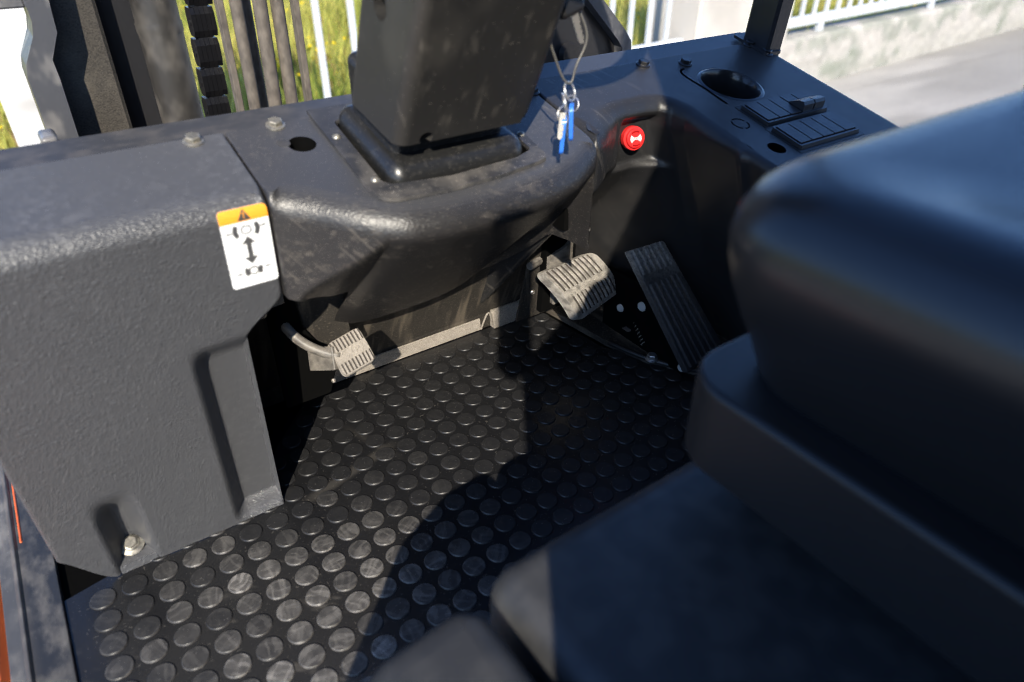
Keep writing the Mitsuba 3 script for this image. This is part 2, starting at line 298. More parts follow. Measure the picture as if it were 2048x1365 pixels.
def shell(outline, holes, rfun, zend, shift, rows=46, step=0.003, corner=0.012):
    """A moulded cover: flat sloping top with rounded edge, skirt down to zend(x,y), skirt vertices moved by shift."""
    poly = sg.Polygon(outline)
    poly = poly.buffer(-corner).buffer(2 * corner).buffer(-corner)
    L = poly.exterior.length; n = int(L / step)
    O = np.array([poly.exterior.interpolate(k * L / n).coords[0] for k in range(n)])
    if not poly.exterior.is_ccw: O = O[::-1]
    t = np.roll(O, -1, 0) - np.roll(O, 1, 0); t = gaussian_filter1d(t, 1.5, axis=0, mode='wrap'); t /= np.linalg.norm(t, axis=1, keepdims=True)
    nrm = np.c_[t[:, 1], -t[:, 0]]
    r = gaussian_filter1d(np.array([rfun(x, y, a, b) for (x, y), (a, b) in zip(O, nrm)]), 3, mode='wrap')
    zt = Z0 + SL * O[:, 1]
    ze = np.minimum(np.array([zend(x, y, a, b) for (x, y), (a, b) in zip(O, nrm)]), zt - r - 0.002)
    rings = []
    K = 10
    inner = O - nrm * r[:, None]
    for k in range(K + 1):
        a = k / K * np.pi / 2
        q = O - nrm * (r * (1 - np.sin(a)))[:, None]
        rings.append(np.c_[q, Z0 + SL * q[:, 1] - r * (1 - np.cos(a))])
    base = rings[-1]
    for k in range(1, rows + 1):
        q = base.copy(); f = k / rows; q[:, 2] = base[:, 2] + (ze - base[:, 2]) * f
        rings.append(q)
    V = np.array(rings)
    for k in range(len(V)):
        V[k] = shift(V[k], np.tile(nrm, 1))
    ny = len(V); F = []
    idx = np.arange(ny * n).reshape(ny, n)
    a = idx[:-1]; b = idx[1:]; a2 = np.roll(a, -1, 1); b2 = np.roll(b, -1, 1)
    F = np.vstack([np.stack([a, b, b2], -1).reshape(-1, 3), np.stack([a, b2, a2], -1).reshape(-1, 3)])
    capp = sg.Polygon(inner).buffer(0)
    for h in holes: capp = capp.difference(sg.Polygon(h))
    if capp.geom_type != 'Polygon': capp = max(capp.geoms, key=lambda g: g.area)
    cv, cf = trimesh.creation.triangulate_polygon(capp, engine='earcut')
    capm = tm(np.c_[cv, Z0 + SL * cv[:, 1]], cf)
    if capm.face_normals[:, 2].mean() < 0: capm.faces = capm.faces[:, ::-1]
    return cat([tm(V.reshape(-1, 3), F), capm])
def well(pts, depth, dz=0.0):     # the wall of an opening in the dash top
    P = np.asarray(pts); n = len(P)
    A = np.c_[P, Z0 + SL * P[:, 1] + dz]; B = A - [0, 0, depth]
    V = np.vstack([A, B]); i = np.arange(n); j = (i + 1) % n
    return tm(V, np.vstack([np.c_[i, j, j + n], np.c_[i, j + n, i + n]]))
def sm(a, b, x): t = np.clip((x - a) / (b - a), 0, 1); return t * t * (3 - 2 * t)

FL = thing('forklift', 'black forklift operator cab with pedals, steering column, dash covers and vinyl seat', 'forklift')

# ------------------------------------------------------------------ ground and surroundings
def wall_y(x): return 2.147 + 0.0607 * x
GZ = -0.65
k = add('pavement', box(-40, 60, -40, 2.25, GZ - 0.2, GZ), 'concrete_ground'); labels[k] = {'label': 'sunlit beige concrete yard', 'kind': 'structure'}
k = add('field', box(-150, 200, 2.252, 300, GZ - 0.3, GZ - 0.06), 'field_soil'); labels[k] = {'label': 'yellow green field behind the fence', 'kind': 'structure'}
k = add('yard_verge', tm([[4.0, 2.2, GZ + .004], [60, 2.2, GZ + .004], [60, wall_y(60) + .1, GZ + .004], [4.0, wall_y(4) + .1, GZ + .004]], [[0, 1, 2], [0, 2, 3]]), 'concrete_ground'); labels[k] = {'label': 'strip of concrete yard along the low wall', 'kind': 'structure'}
def wbox(x0, x1, d0, d1, z0, z1, c=0.0, nx=1):
    m = box(x0, x1, d0, d1, z0, z1, c); v = m.vertices.copy(); v[:, 1] += wall_y(v[:, 0]); return tm(v, m.faces)
def rough_wall(x0, x1):
    nx = int((x1 - x0) / 0.03); P = [(0, GZ - .1)] + [(0, z) for z in np.linspace(GZ, -0.325, 14)] + [(0.012, -0.305), (0.03, -0.30)] + [(d, -0.30) for d in np.linspace(0.06, 0.2, 4)] + [(0.2, GZ - .1)]
    xs = np.linspace(x0, x1, nx); V = np.array([[[x, wall_y(x) + d, z] for d, z in P] for x in xs])
    w = meshkit.fbm(V.reshape(-1, 3) * [7, 7, 9], 3, 4).reshape(V.shape[:2])
    V[:, :, 1] -= (w - 0.5) * 0.03 * (V[:, :, 2] < -0.28); V[:, :, 2] += (w - .5) * 0.012 * (V[:, :, 2] > -.33)
    ny = len(P); idx = np.arange(nx * ny).reshape(nx, ny); a = idx[:-1, :-1]; b = idx[1:, :-1]; c = idx[1:, 1:]; d = idx[:-1, 1:]
    return tm(V.reshape(-1, 3), np.vstack([np.stack([a, b, c], -1).reshape(-1, 3), np.stack([a, c, d], -1).reshape(-1, 3)]))
k = thing('concrete_wall', 'low stained concrete wall along the yard under the right hand railing', 'wall'); add(k + '__wall_body', rough_wall(0.52, 16), 'stained_concrete', 40)
k = thing('fence_pillar', 'beige rendered fence pillar behind the right end of the dash', 'pillar')
add(k + '__shaft', wbox(3.42, 4.35, -0.03, 0.36, GZ - .1, 1.1, 0.012), 'pillar_render')
k = thing('fence_pillar', 'bright white fence pillar behind the mast at the left edge', 'pillar')
add(k + '__shaft', wbox(0.055, 0.50, -0.03, 0.36, GZ - .1, 1.1, 0.012), 'pillar_white')
def fence(x0, x1, label, first, posts):
    f = thing('railing', label, 'fence', 'grey steel railings between the pillars')
    add(f + '__bottom_rail', wbox(x0, x1, 0.06, 0.10, -0.245, -0.185, 0.004), 'fence_paint')
    add(f + '__top_rail', wbox(x0, x1, 0.06, 0.10, 0.84, 0.90, 0.004), 'fence_paint')
    bars = []
    x = first
    while x < x1 - 0.02:
        add(f + '__bar', wbox(x - 0.0125, x + 0.0125, 0.0675, 0.0925, -0.186, 0.842, 0.003), 'fence_paint'); x += 0.15
    for px_ in posts: add(f + '__support', wbox(px_ - 0.03, px_ + 0.03, 0.065, 0.095, -0.305, -0.245), 'fence_paint')
fence(0.505, 3.415, 'grey vertical bar railing seen left of and behind the steering column', 0.57, (1.0, 2.2, 3.2))
fence(4.355, 12.0, 'grey vertical bar railing on the low wall at upper right', 4.49, (4.9, 6.55, 8.2, 9.9))
# grass: many separate blades
def blades(n, seed, x0, x1, y0, y1):
    r = np.random.default_rng(seed)
    x = r.uniform(x0, x1, n); y = y0 + (y1 - y0) * r.uniform(0, 1, n) ** 1.25; y = y + 0.0607 * np.clip(x, -5, 20)
    dens = meshkit.fbm(np.c_[x * .9, y * .9, x * 0], 3, 11)
    h = (0.16 + 0.30 * r.uniform(0, 1, n)) * (0.55 + 0.9 * dens); a = r.uniform(0, 2 * np.pi, n); w = r.uniform(0.005, 0.013, n) * (1 + 0.04 * (y - 2))
    lean = r.normal(0, 0.16, (n, 2)); dx = np.c_[np.cos(a), np.sin(a)] * w[:, None]
    b = np.c_[x, y, np.full(n, GZ - 0.07)]
    m = b + np.c_[lean * h[:, None] * 0.45, h * 0.55]; t = b + np.c_[lean * h[:, None] * 1.3, h]
    z = np.zeros((n, 1)); d3 = np.c_[dx, z]
    V = np.stack([b - d3, b + d3, m - d3 * .8, m + d3 * .8, t], 1)
    F = np.array([[0, 1, 3], [0, 3, 2], [2, 3, 4]])[None] + (np.arange(n) * 5)[:, None, None]
    g = np.clip(meshkit.fbm(np.c_[x * 1.3, y * 1.3, x * 0 + 4], 3, 5) * 1.9 - 0.36 + r.normal(0, .18, n), 0, 1)[:, None]
    near = np.clip((2.9 - (y - 0.0607 * x)) / 0.6, 0, 1)[:, None]
    g = np.clip(g - near * 0.5, 0, 1)
    c0 = np.array([0.22, 0.30, 0.05]); c1 = np.array([0.78, 0.70, 0.2]); c = c0 * (1 - g) + c1 * g
    br = r.uniform(0, 1, n) < 0.10; c[br] = [0.36, 0.24, 0.11]
    c *= r.uniform(0.75, 1.2, (n, 1))
    C = np.repeat(c[:, None, :], 5, 1)
    return tm(V.reshape(-1, 3), F.reshape(-1, 3)), C.reshape(-1, 3)
gm, gc = zip(blades(70000, 3, -2.5, 13, 2.32, 6.0), blades(45000, 4, -2, 14, 5.5, 13.5))
k = add('tall_grass', cat(gm), 'grass_leaf', color=np.vstack(gc)); labels[k] = {'label': 'yellow green tall grass and weeds behind the fence', 'kind': 'stuff', 'category': 'grass'}
fl = []
r_ = np.random.default_rng(21); cents = r_.uniform([-1, 2.5], [11, 9], (60, 2))
for cx, cy in cents:
    for _ in range(26):
        p = np.array([cx, cy]) + r_.normal(0, 0.16, 2); h = r_.uniform(.18, .42); s = r_.uniform(.010, .022)
        m = tm(np.array([[1, 0, 0], [-.5, .87, 0.2], [-.5, -.87, 0.2], [0, 0, .7]]) * s, [[0, 1, 3], [1, 2, 3], [2, 0, 3], [0, 2, 1]])
        fl.append(put(m, [p[0], p[1] + 0.0607 * p[0], GZ + h], frame(r_.normal(0, .5, 3) + [0, -.4, 1])))
k = add('wildflowers', cat(fl), 'flower_petal'); labels[k] = {'label': 'small yellow wildflowers scattered in the tall grass', 'kind': 'stuff', 'category': 'flowers'}

# ------------------------------------------------------------------ floor, sill, body
add(FL + '__floor_plate', box(-0.034, 0.95, -0.60, 0.30, -0.05, -0.0045), 'void_black')
sill = prism_y(rpoly([(-0.0335, -0.05), (-0.0335, 0.004), (-0.064, 0.004), (-0.067, 0.0075), (-0.071, 0.004), (-0.084, 0.0), (-0.086, -0.05)], 0.0012), -0.8, 0.45)
add(FL + '__door_sill', sill, 'sill_paint', 30)
add(FL + '__body_side', box(-0.14, -0.0865, -0.8, 0.35, -0.5, -0.004, 0.006), 'orange_paint', label='orange painted lower body side')
add(FL + '__fender_edge', box(-0.0615, -0.0590, 0.125, 0.46, -0.0, 0.0055, 0.0008), 'orange_paint', label='thin orange edge of the front fender')
mt = thing('floor_mat', 'black rubber floor mat with raised round studs lying in the footwell', 'mat')
matpoly = sg.Polygon([(-0.0325, 0.02), (-0.0325, -0.55), (0.9, -0.55), (0.9, -0.06), (0.772, -0.06), (0.715, 0.06), (0.70, 0.203), (0.30, 0.205), (0.22, 0.12), (0.19, 0.06), (0.02, 0.03)])
m = extr(matpoly, 0.0042)
add(mt + '__sheet', put(m, [0, 0, -0.0042]), 'mat_rubber')
def stud_mesh(n=24, R=0.0127, h=0.0017):
    a = np.arange(n) * 2 * np.pi / n; c = np.c_[np.cos(a), np.sin(a)]
    V = np.vstack([np.c_[c * R, np.zeros(n) - .0002], np.c_[c * (R - 0.0003), np.full(n, h * .6)], np.c_[c * (R - 0.0010), np.full(n, h)], [[0, 0, h]]]); F = []
    i = np.arange(n); j = (i + 1) % n
    for q in range(2): F += [np.c_[i + q * n, j + q * n, j + q * n + n], np.c_[i + q * n, j + q * n + n, i + q * n + n]]
    F.append(np.c_[i + 2 * n, j + 2 * n, i * 0 + 3 * n])
    return tm(V, np.vstack(F))
sply = mikit.ply(stud_mesh(), 'stud_rubber', smooth=35)
spots = []
for i in range(-2, 31):
    for j in range(-7, 19):
        p = (i * 0.03, -j * 0.03)
        if matpoly.buffer(-0.004).contains(sg.Point(p)): spots.append(p)
def in_sight(p):
    d = np.array([p[0], p[1], 0]) - CAM; z = d @ FWD; return z > 0.05 and abs(d @ RIGHT) < z * 0.76 and abs(d @ UP) < z * 0.53 and p[1] > -0.30 + 0.02 * p[0]
vis = sorted([p for p in spots if in_sight(p)], key=lambda p: np.hypot(p[0] - CAM[0], p[1] - CAM[1]))[:298]
for p in vis: scene[key_for(mt + '__stud')] = {**sply, 'to_world': T().translate([p[0], p[1], 0.0])}
rest = [p for p in spots if p not in set(vis)]
if rest:
    k = add(mt + '__stud_field', cat([put(stud_mesh(), [p[0], p[1], 0]) for p in rest]), 'stud_rubber', 35); labels[k] = {'label': 'further studs of the mat under the seat', 'kind': 'stuff'}

# ------------------------------------------------------------------ dash covers
FRONT = 0.088
# left cover
def r_left(x, y, a, b): return 0.0018 + 0.0152 * sm(0.1, 0.5, -b) + 0.006 * sm(.2, .8, -a)
def z_left(x, y, a, b):
    if b > 0.5: return Z0 + SL * y - 0.012
    z = 0.001 + 0.06 * sm(0.02, -0.03, x) * (b < 0.3)
    return z
def s_left(V, nr):
    x, y, z = V.T.copy(); rear = sm(0.1, 0.8, -nr[:, 1]); rgt = sm(0.2, 0.8, nr[:, 0])
    dep = np.clip(0.37 - z, 0, 1)
    y2 = y + 0.105 * dep
    # lower wall stands back to the left, below the seam piece
    xr = 0.236 - 0.039 * sm(0.285, 0.245, z)
    f = np.clip((x - 0.10) / 0.136, 0, 1)
    x2 = x - (0.236 - xr) * f
    low = sm(0.285, 0.245, z)
    y2 = np.where(nr[:, 0] > .6, np.where(z < 0.285, y + (0.2 - y) * 0 + 0.105 * dep, y2), y2)
    # channel pressed into the right half of the rear face
    ch = sm(0.140, 0.160, x2) * sm(0.252, 0.222, z) * rear * sm(0.003, 0.014, z)
    y2 = y2 + 0.022 * ch
    # scoop round the fixing bolt
    ex = (x2 - 0.040) / 0.019; top_ = sm(0.118, 0.07, z)
    sc = sm(1.15, 0.2, np.abs(ex)) * top_ * rear
    y2 = y2 + 0.028 * sc
    return np.c_[x2, y2, z]
holeL = []
left = shell([(-0.022, FRONT), (-0.022, -0.018), (0.2350, -0.018), (0.2350, FRONT)], [], r_left, z_left, s_left, rows=90, step=0.0022, corner=0.003)
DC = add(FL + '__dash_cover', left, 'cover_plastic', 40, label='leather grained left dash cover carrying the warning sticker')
add(FL + '__footwell_side', cat([box(0.180, 0.1945, 0.062, 0.24, -0.003, 0.262), ]), 'black_plastic')
# centre cover
nx = [0.2365, 0.265, 0.30, 0.34, 0.385, 0.44, 0.49, 0.53, 0.56, 0.5785]
nyv = [-0.018, -0.038, -0.068, -0.090, -0.095, -0.094, -0.089, -0.079, -0.064, -0.052]
xs = np.linspace(0.2365, 0.5785, 60); from scipy.interpolate import PchipInterpolator
nose = PchipInterpolator(nx, nyv)
outl = [(0.2365, FRONT)] + [(x, float(nose(x))) for x in xs] + [(0.5785, FRONT)]
ZE = PchipInterpolator([0.23, 0.2365, 0.302, 0.309, 0.324, 0.338, 0.517, 0.548, 0.562, 0.572, 0.58], [0.283, 0.281, 0.251, 0.247, 0.15, 0.141, 0.135, 0.148, 0.20, 0.238, 0.248])
def r_cen(x, y, a, b): return 0.002 + 0.019 * sm(0.1, 0.7, -b)
def z_cen(x, y, a, b):
    if b > 0.5: return Z0 + SL * y - 0.012
    if a < -0.9 and y > 0.0: return 0.281
    if a > 0.9 and y > 0.0: return 0.243
    return float(ZE(np.clip(x, 0.23, 0.58)))
def s_cen(V, nr):
    x, y, z = V.T.copy()
    zn = np.minimum(Z0 + SL * y - 0.021, 0.283 + (x - 0.243) * 0.85)
    k = 1.10 * sm(0.238, 0.256, x) - 0.38 * sm(0.545, 0.58, x)
    dd = np.clip(zn - z, 0, 1); dd = dd - 0.006 * (1 - np.exp(-dd / 0.006))
    y2 = y + k * dd * sm(0.25, 0.8, -nr[:, 1])
    return np.c_[x, y2, z]
hl = ring_pts((0.2945, 0.0655 - 0.02), 0.0130)
bez_hole = rpoly([(0.336, 0.068), (0.3335, -0.040), (0.341, -0.0465), (0.397, -0.0535), (0.475, -0.049), (0.4975, -0.042), (0.4975, 0.068)], 0.006)
cen = shell(outl, [hl, np.array(bez_hole.exterior.coords)], r_cen, z_cen, s_cen, rows=70, step=0.0025, corner=0.005)
CC = add(FL + '__dash_cover', cen, 'centre_plastic', 40, label='dusty scuffed centre dash cover under the steering column')
add(CC + '__hole_wall', cat([well(hl, 0.03), on_top(extr(sg.Polygon(hl).buffer(0.001), 0.001), -0.032)]), 'void_black')
add(CC + '__opening_wall', well(np.array(bez_hole.exterior.coords)[:-1], 0.05), 'void_black')
# right cover and side console
outr = [(0.5815, FRONT), (0.5815, -0.049), (0.598, -0.040), (0.618, -0.025), (0.636, -0.010), (0.652, -0.001), (0.668, 0.0025), (0.70, 0.0025), (0.718, -0.001), (0.729, -0.012), (0.734, -0.03), (0.724, -0.42), (1.003, -0.42), (1.003, FRONT)]
def r_rgt(x, y, a, b): return 0.003 + 0.012 * max(sm(0.1, 0.7, -b), sm(0.2, 0.8, -a) * (y < 0)) + 0.014 * sm(0.3, 0.8, a)
def z_rgt(x, y, a, b):
    if b > 0.5: return Z0 + SL * y - 0.012
    if a > 0.6: return 0.15
    if a < -0.5 and x < 0.62 and y > -0.012: return Z0 + SL * y - 0.02
    if x < 0.60: return 0.02
    return 0.0
def s_rgt(V, nr):
    x, y, z = V.T.copy(); rear = np.where(x < 0.66, np.maximum(sm(0.25, 0.8, -nr[:, 1]), (y < 0.02) & (nr[:, 1] < .5)), sm(0.25, 0.8, -nr[:, 1])) * (y > -0.2); inn = sm(0.25, 0.85, -nr[:, 0]) * (x > 0.70)
    dep = np.clip(0.355 - z, 0, 1)
    y2 = y + rear * (0.86 * np.clip(0.315 - z, 0, 1) + 0.06 * np.clip(.375 - z, 0, 1)) * sm(0.73, 0.70, x)
    y2 = y2 + inn * np.clip(.315 - z, 0, 1) * 0.0
    x2 = x + 0.42 * dep * sm(0.695, 0.735, x) * (x < 0.9)
    rib = np.exp(-((y - -0.118) / 0.006) ** 2) * inn * sm(0.37, 0.34, z); x2 = x2 - 0.004 * rib
    # pocket for the buzzer
    pk = sm(0.661, 0.672, x) * sm(0.728, 0.72, x) * sm(0.372, 0.362, z) * sm(0.302, 0.312, z) * rear
    y2 = y2 + 0.016 * pk
    return np.c_[x2, y2, z]
cupc, cupr = (0.845, 0.0), 0.0385
hole2 = ring_pts((0.7775, -0.1315), 0.0108)
cuph = ring_pts(cupc, cupr, 64)
rgt = shell(outr, [cuph, hole2], r_rgt, z_rgt, s_rgt, rows=80, step=0.0025, corner=0.006)
RC = add(FL + '__dash_cover', rgt, 'console_plastic', 40, label='black right dash cover with cup holder and switch console')
cup = lathe([(0.0, -0.075), (0.026, -0.075), (0.031, -0.07), (0.033, -0.03), (0.0355, -0.008), (0.0385, -0.0005), (0.0405, 0.0012), (0.043, 0.0006), (0.0445, -0.0004)], 56)
add(RC + '__cup_holder', put(cup, top(*cupc), RT), 'gloss_plastic', 40)
add(RC + '__hole_wall', cat([well(hole2, 0.03), on_top(extr(sg.Polygon(hole2).buffer(0.001), 0.001), -0.032)]), 'void_black')
for a0 in (0.3, 2.4, 4.5):
    a = np.linspace(a0, a0 + 1.75, 14); o = np.c_[0.777 + 0.0112 * np.cos(a), -0.077 + 0.0112 * np.sin(a)]; i_ = np.c_[0.777 + 0.0097 * np.cos(a), -0.077 + 0.0097 * np.sin(a)][::-1]
    add(RC + '__knockout_groove', on_top(extr(np.vstack([o, i_]), 0.0004)), 'void_black')
gp = spline([(0.812, 0.052), (0.800, 0.045), (0.7975, 0.032), (0.799, 0.01), (0.7985, -0.02), (0.7985, -0.036)], 40)
g2 = np.array(gp); tg = np.gradient(g2, axis=0); tg /= np.linalg.norm(tg, axis=1, keepdims=True); nn = np.c_[-tg[:, 1], tg[:, 0]]
add(RC + '__step_shade_line', on_top(extr(np.vstack([g2 + nn * .0014, (g2 - nn * .0014)[::-1]]), 0.0005)), 'void_black')  # flat dark strip drawn as the shade along the lid step
# console lid raised by a small step right of the dark strip
lid = rpoly([(0.8005, -0.0385), (0.8005, 0.055), (0.975, 0.055), (0.975, 0.058), (0.90, 0.062), (0.80, 0.058)], 0.0004)
# dark backing added behind the seams so the gaps stay black
add(FL + '__dark_seam_backing', cat([box(0.222, 0.249, -0.004, 0.06, 0.29, 0.375), box(0.570, 0.590, -0.012, 0.06, 0.26, 0.372), box(0.05, 0.95, 0.082, 0.087, 0.30, 0.402)]), 'void_black')
# cowl plate in front of the covers
cp = rpoly([(-0.30, 0.072), (1.004, 0.072), (1.004, 0.124), (-0.30, 0.124)], 0.002)
v = on_top(extr(cp, 0.006), -0.0095)
add(FL + '__cowl_plate', v, 'cowl_paint')
add(FL + '__cowl_front', box(-0.3, 1.0, 0.1205, 0.1235, 0.30, 0.4095), 'guard_paint')
# cover left of the picture: dash continues to the left post
# ------------------------------------------------------------------ bolts on the dash
def hexbolt(r=0.0062, h=0.0065, fr=0.0092, washer=False):
    fl_ = lathe([(0, 0), (fr, 0), (fr, 0.0012), (fr * .9, 0.002), (r, 0.0026), (0, 0.0026)], 24)
    a = np.arange(6) * np.pi / 3 + 0.3; hx = np.c_[np.cos(a), np.sin(a)]
    P = np.vstack([np.c_[hx * r * 1.13, np.full(6, .002)], np.c_[hx * r * 1.13, np.full(6, h * .88)], np.c_[hx * r * 0.98, np.full(6, h)]])
    return cat([fl_, hull(P)])
for (x, y), (mat_, hold) in {(0.207, 0.080): ('bolt_steel', DC), (0.284, 0.083): ('bolt_steel', CC), (0.762, 0.077): ('black_bolt', RC), (0.825, 0.063): ('black_bolt', RC), (0.972, 0.080): ('black_bolt', RC), (0.977, 0.052): ('black_bolt', RC), (0.574, 0.062): ('black_bolt', CC)}.items():
    add(hold + '__bolt', put(hexbolt(), top(x, y), RT), mat_, 30)
add(CC + '__plug', put(lathe([(0, .0003), (.0055, .0003), (.0065, 0)], 20), top(0.279, 0.052), RT), 'bezel_paint', 30)
# ------------------------------------------------------------------ column bezel, boot, shroud
bz = sg.Polygon([(0.320, 0.094), (0.3175, -0.046), (0.320, -0.058), (0.327, -0.0645), (0.336, -0.0675), (0.385, -0.0715), (0.443, -0.0690), (0.490, -0.0630), (0.503, -0.060), (0.507, -0.052), (0.5085, -0.02), (0.507, 0.094)]).difference(bez_hole)
add(FL + '__column_bezel', on_top(extr(bz, 0.0032), 0.0006), 'bezel_paint')
for x, y in ((0.327, 0.040), (0.329, -0.035), (0.504, -0.015)):
    add(FL + '__column_bezel__screw', put(lathe([(0, .0032), (.0015, .0030), (.0036, .0018), (.0044, 0)], 16), top(x, y, 0.0036), RT), 'bolt_steel', 40)
lean = math.radians(26.5); RL = np.array([[1, 0, 0], [0, math.cos(lean), -math.sin(lean)], [0, math.sin(lean), math.cos(lean)]])
boot = rbox(0.340, 0.4905, -0.0475, 0.075, 0.325, 0.407, 0.016, 40)
sh = boot.to_mesh(); bm_ = tm(sh.vert_properties[:, :3], sh.tri_verts); bm_.vertices[:, 2] += SL * (bm_.vertices[:, 1])
add(FL + '__column_boot', bm_, 'boot_rubber', 50)
nb = rbox(0.352, 0.474, -0.030, 0.06, 0.36, 0.46, 0.010, 24); q = mf(nb); q.vertices[:, 2] += SL * q.vertices[:, 1]; add(FL + '__column_boot__neck', q, 'boot_rubber', 50)
# shroud in its own leaning frame, pivot at the middle of its lower rear edge
W = 0.0715
sh = rbox(-W, W, 0.0, 0.095, -0.02, 0.42, 0.013, 40)
cut = manifold3d.Manifold.cube([0.6, 0.6, 0.2], True).rotate([-14, 0, 0]).translate([0, 0.05, -0.094])
sh = sh - cut
for hx, hz, r in ((-0.043, 0.026, 0.0068), (0.0655, 0.024, 0.006)):
    sh = sh - manifold3d.Manifold.cylinder(0.03, r, r, 28).rotate([90, 0, 0]).translate([hx, 0.012, hz])
sh = sh - manifold3d.Manifold.cylinder(0.05, 0.011, 0.011, 28).rotate([0, 90, 0]).translate([-W - 0.03, 0.055, 0.118])
q = mf(sh.refine_to_length(0.02)); q = put(q, [0.4135, -0.0475, 0.3955], RL)
SH = add(FL + '__column_shroud', q, 'shroud_plastic', 35, label='dusty black plastic shroud round the steering column')
for hx, hz, r in ((-0.043, 0.026, 0.0068), (0.0655, 0.024, 0.006)):
    d = lathe([(0, 0), (r, 0), (r, .001), (0, .001)], 20)
    add(SH + '__screw_hole', put(d, np.array([0.4135, -0.0475, 0.3955]) + RL @ [hx, 0.0105, hz], RL @ frame((0, -1, 0))), 'void_black')
# steering wheel above the picture
ax = RL @ np.array([0, 0, 1.0]); wc = np.array([0.42, -0.15, 0.77]); RW = frame(ax)
a = np.arange(64) * 2 * np.pi / 64
SW = add(FL + '__steering_wheel', put(tube(np.c_[0.165 * np.cos(a), 0.165 * np.sin(a), a * 0], 0.014, 12, True), wc, RW), 'black_plastic', True)
for b in (math.pi / 2, math.pi * 7 / 6, math.pi * 11 / 6): add(SW + '__spoke', put(tube([[0, 0, -.02], [0.155 * math.cos(b), 0.155 * math.sin(b), 0]], 0.012, 8), wc, RW), 'black_plastic', True)
add(SW + '__hub', put(lathe([(0, .01), (.035, .008), (.042, -.02), (.03, -.06), (0, -.06)], 24), wc, RW), 'black_plastic', 30)
# ------------------------------------------------------------------ warning sticker on the left cover
def face_y(z): return -0.018 + 0.105 * (0.37 - z) + 0.017 - np.sqrt(np.maximum(0.017 ** 2 - np.clip(z - 0.3663, 0, 0.0168) ** 2, 0))
def stick(poly2, d, bs, key, smooth=False, lab=None):
    m = extr(poly2, 0.0003) if not isinstance(poly2, trimesh.Trimesh) else poly2
    vv, ff = trimesh.remesh.subdivide_to_size(m.vertices, m.faces, 0.004); m = tm(vv, ff)
    v = m.vertices; z = v[:, 1]
    return add(key, tm(np.c_[v[:, 0], face_y(z) - d - v[:, 2], z], m.faces[:, ::-1]), bs, smooth, lab)
import shapely.affinity as sa
def st_poly(): # local: 0..1 wide .046, tall .083
    return rpoly([(0, 0), (0.0425, 0), (0.0425, 0.083), (0, 0.083)], 0.0035)
ox, oz = 0.1925, 0.3015
place = lambda g: sa.translate(sa.scale(g, 0.97, 0.91, origin=(0, 0)), ox, oz)
ST = stick(place(st_poly()), 0.0006, 'sticker_white', FL + '__warning_sticker', lab='white and orange sticker showing brake shoes opening and closing')
hd = st_poly().intersection(sg.box(0, 0.0705, 0.1, 0.1)); stick(place(hd), 0.0010, 'sticker_orange', ST + '__header')
tri = sg.Polygon([(0.0165, 0.0722), (0.0265, 0.0722), (0.0215, 0.0812)]).buffer(0.0006); stick(place(tri), 0.0014, 'sticker_ink_dark', ST + '__warning_triangle')
ex = sg.Polygon([(0.0210, 0.0795), (0.0220, 0.0795), (0.0218, 0.0755), (0.0212, 0.0755)]).union(sg.Point(0.0215, 0.0742).buffer(0.0006))
for g in ex.geoms: stick(place(g), 0.0018, 'sticker_orange', ST + '__exclamation_mark')
def annulus(c, r0, r1): return sg.Point(c).buffer(r1, 24).difference(sg.Point(c).buffer(r0, 24))
def sector(c, r0, r1, a0, a1):
    a = np.radians(np.linspace(a0, a1, 12)); o = np.c_[c[0] + r1 * np.cos(a), c[1] + r1 * np.sin(a)]; i = np.c_[c[0] + r0 * np.cos(a), c[1] + r0 * np.sin(a)][::-1]; return sg.Polygon(np.vstack([o, i]))
def arrow(p, q, w, hl_, hw):
    p, q = np.array(p), np.array(q); d = (q - p) / np.linalg.norm(q - p); n = np.array([-d[1], d[0]]); b = q - d * hl_
    return sg.Polygon([p + n * w, b + n * w, b + n * hw, q, b - n * hw, b - n * w, p - n * w])
c1 = (0.0215, 0.0615); c2 = (0.0215, 0.0165)
stick(place(annulus(c1, 0.0036, 0.0047)), 0.001, 'sticker_ink', ST + '__drum_symbol')
for s0, s1 in ((-38, 32), (148, 218)): stick(place(sector(c1, 0.0080, 0.0120, s0, s1)), 0.001, 'sticker_ink', ST + '__shoe_symbol')
stick(place(arrow((0.0335, 0.0625), (0.0400, 0.0632), 0.0005, 0.0030, 0.0013)), 0.001, 'sticker_ink', ST + '__small_arrow'); stick(place(arrow((0.0095, 0.0607), (0.0030, 0.0600), 0.0005, 0.0030, 0.0013)), 0.001, 'sticker_ink', ST + '__small_arrow')
big = arrow((0.0215, 0.040), (0.0215, 0.0545), 0.0020, 0.0075, 0.0058).union(arrow((0.0215, 0.040), (0.0215, 0.0245), 0.0020, 0.0075, 0.0058)).buffer(0.00005)
stick(place(big), 0.001, 'sticker_ink', ST + '__double_arrow')
stick(place(annulus(c2, 0.0034, 0.0046)), 0.001, 'sticker_ink', ST + '__drum_symbol')
for s0, s1 in ((-38, 32), (148, 218)): stick(place(sector(c2, 0.0044, 0.0082, s0, s1)), 0.001, 'sticker_ink', ST + '__shoe_symbol')
stick(place(arrow((0.0375, 0.0185), (0.0315, 0.0178), 0.0005, 0.0028, 0.0012)), 0.001, 'sticker_ink', ST + '__small_arrow'); stick(place(arrow((0.0055, 0.0150), (0.0115, 0.0157), 0.0005, 0.0028, 0.0012)), 0.001, 'sticker_ink', ST + '__small_arrow')
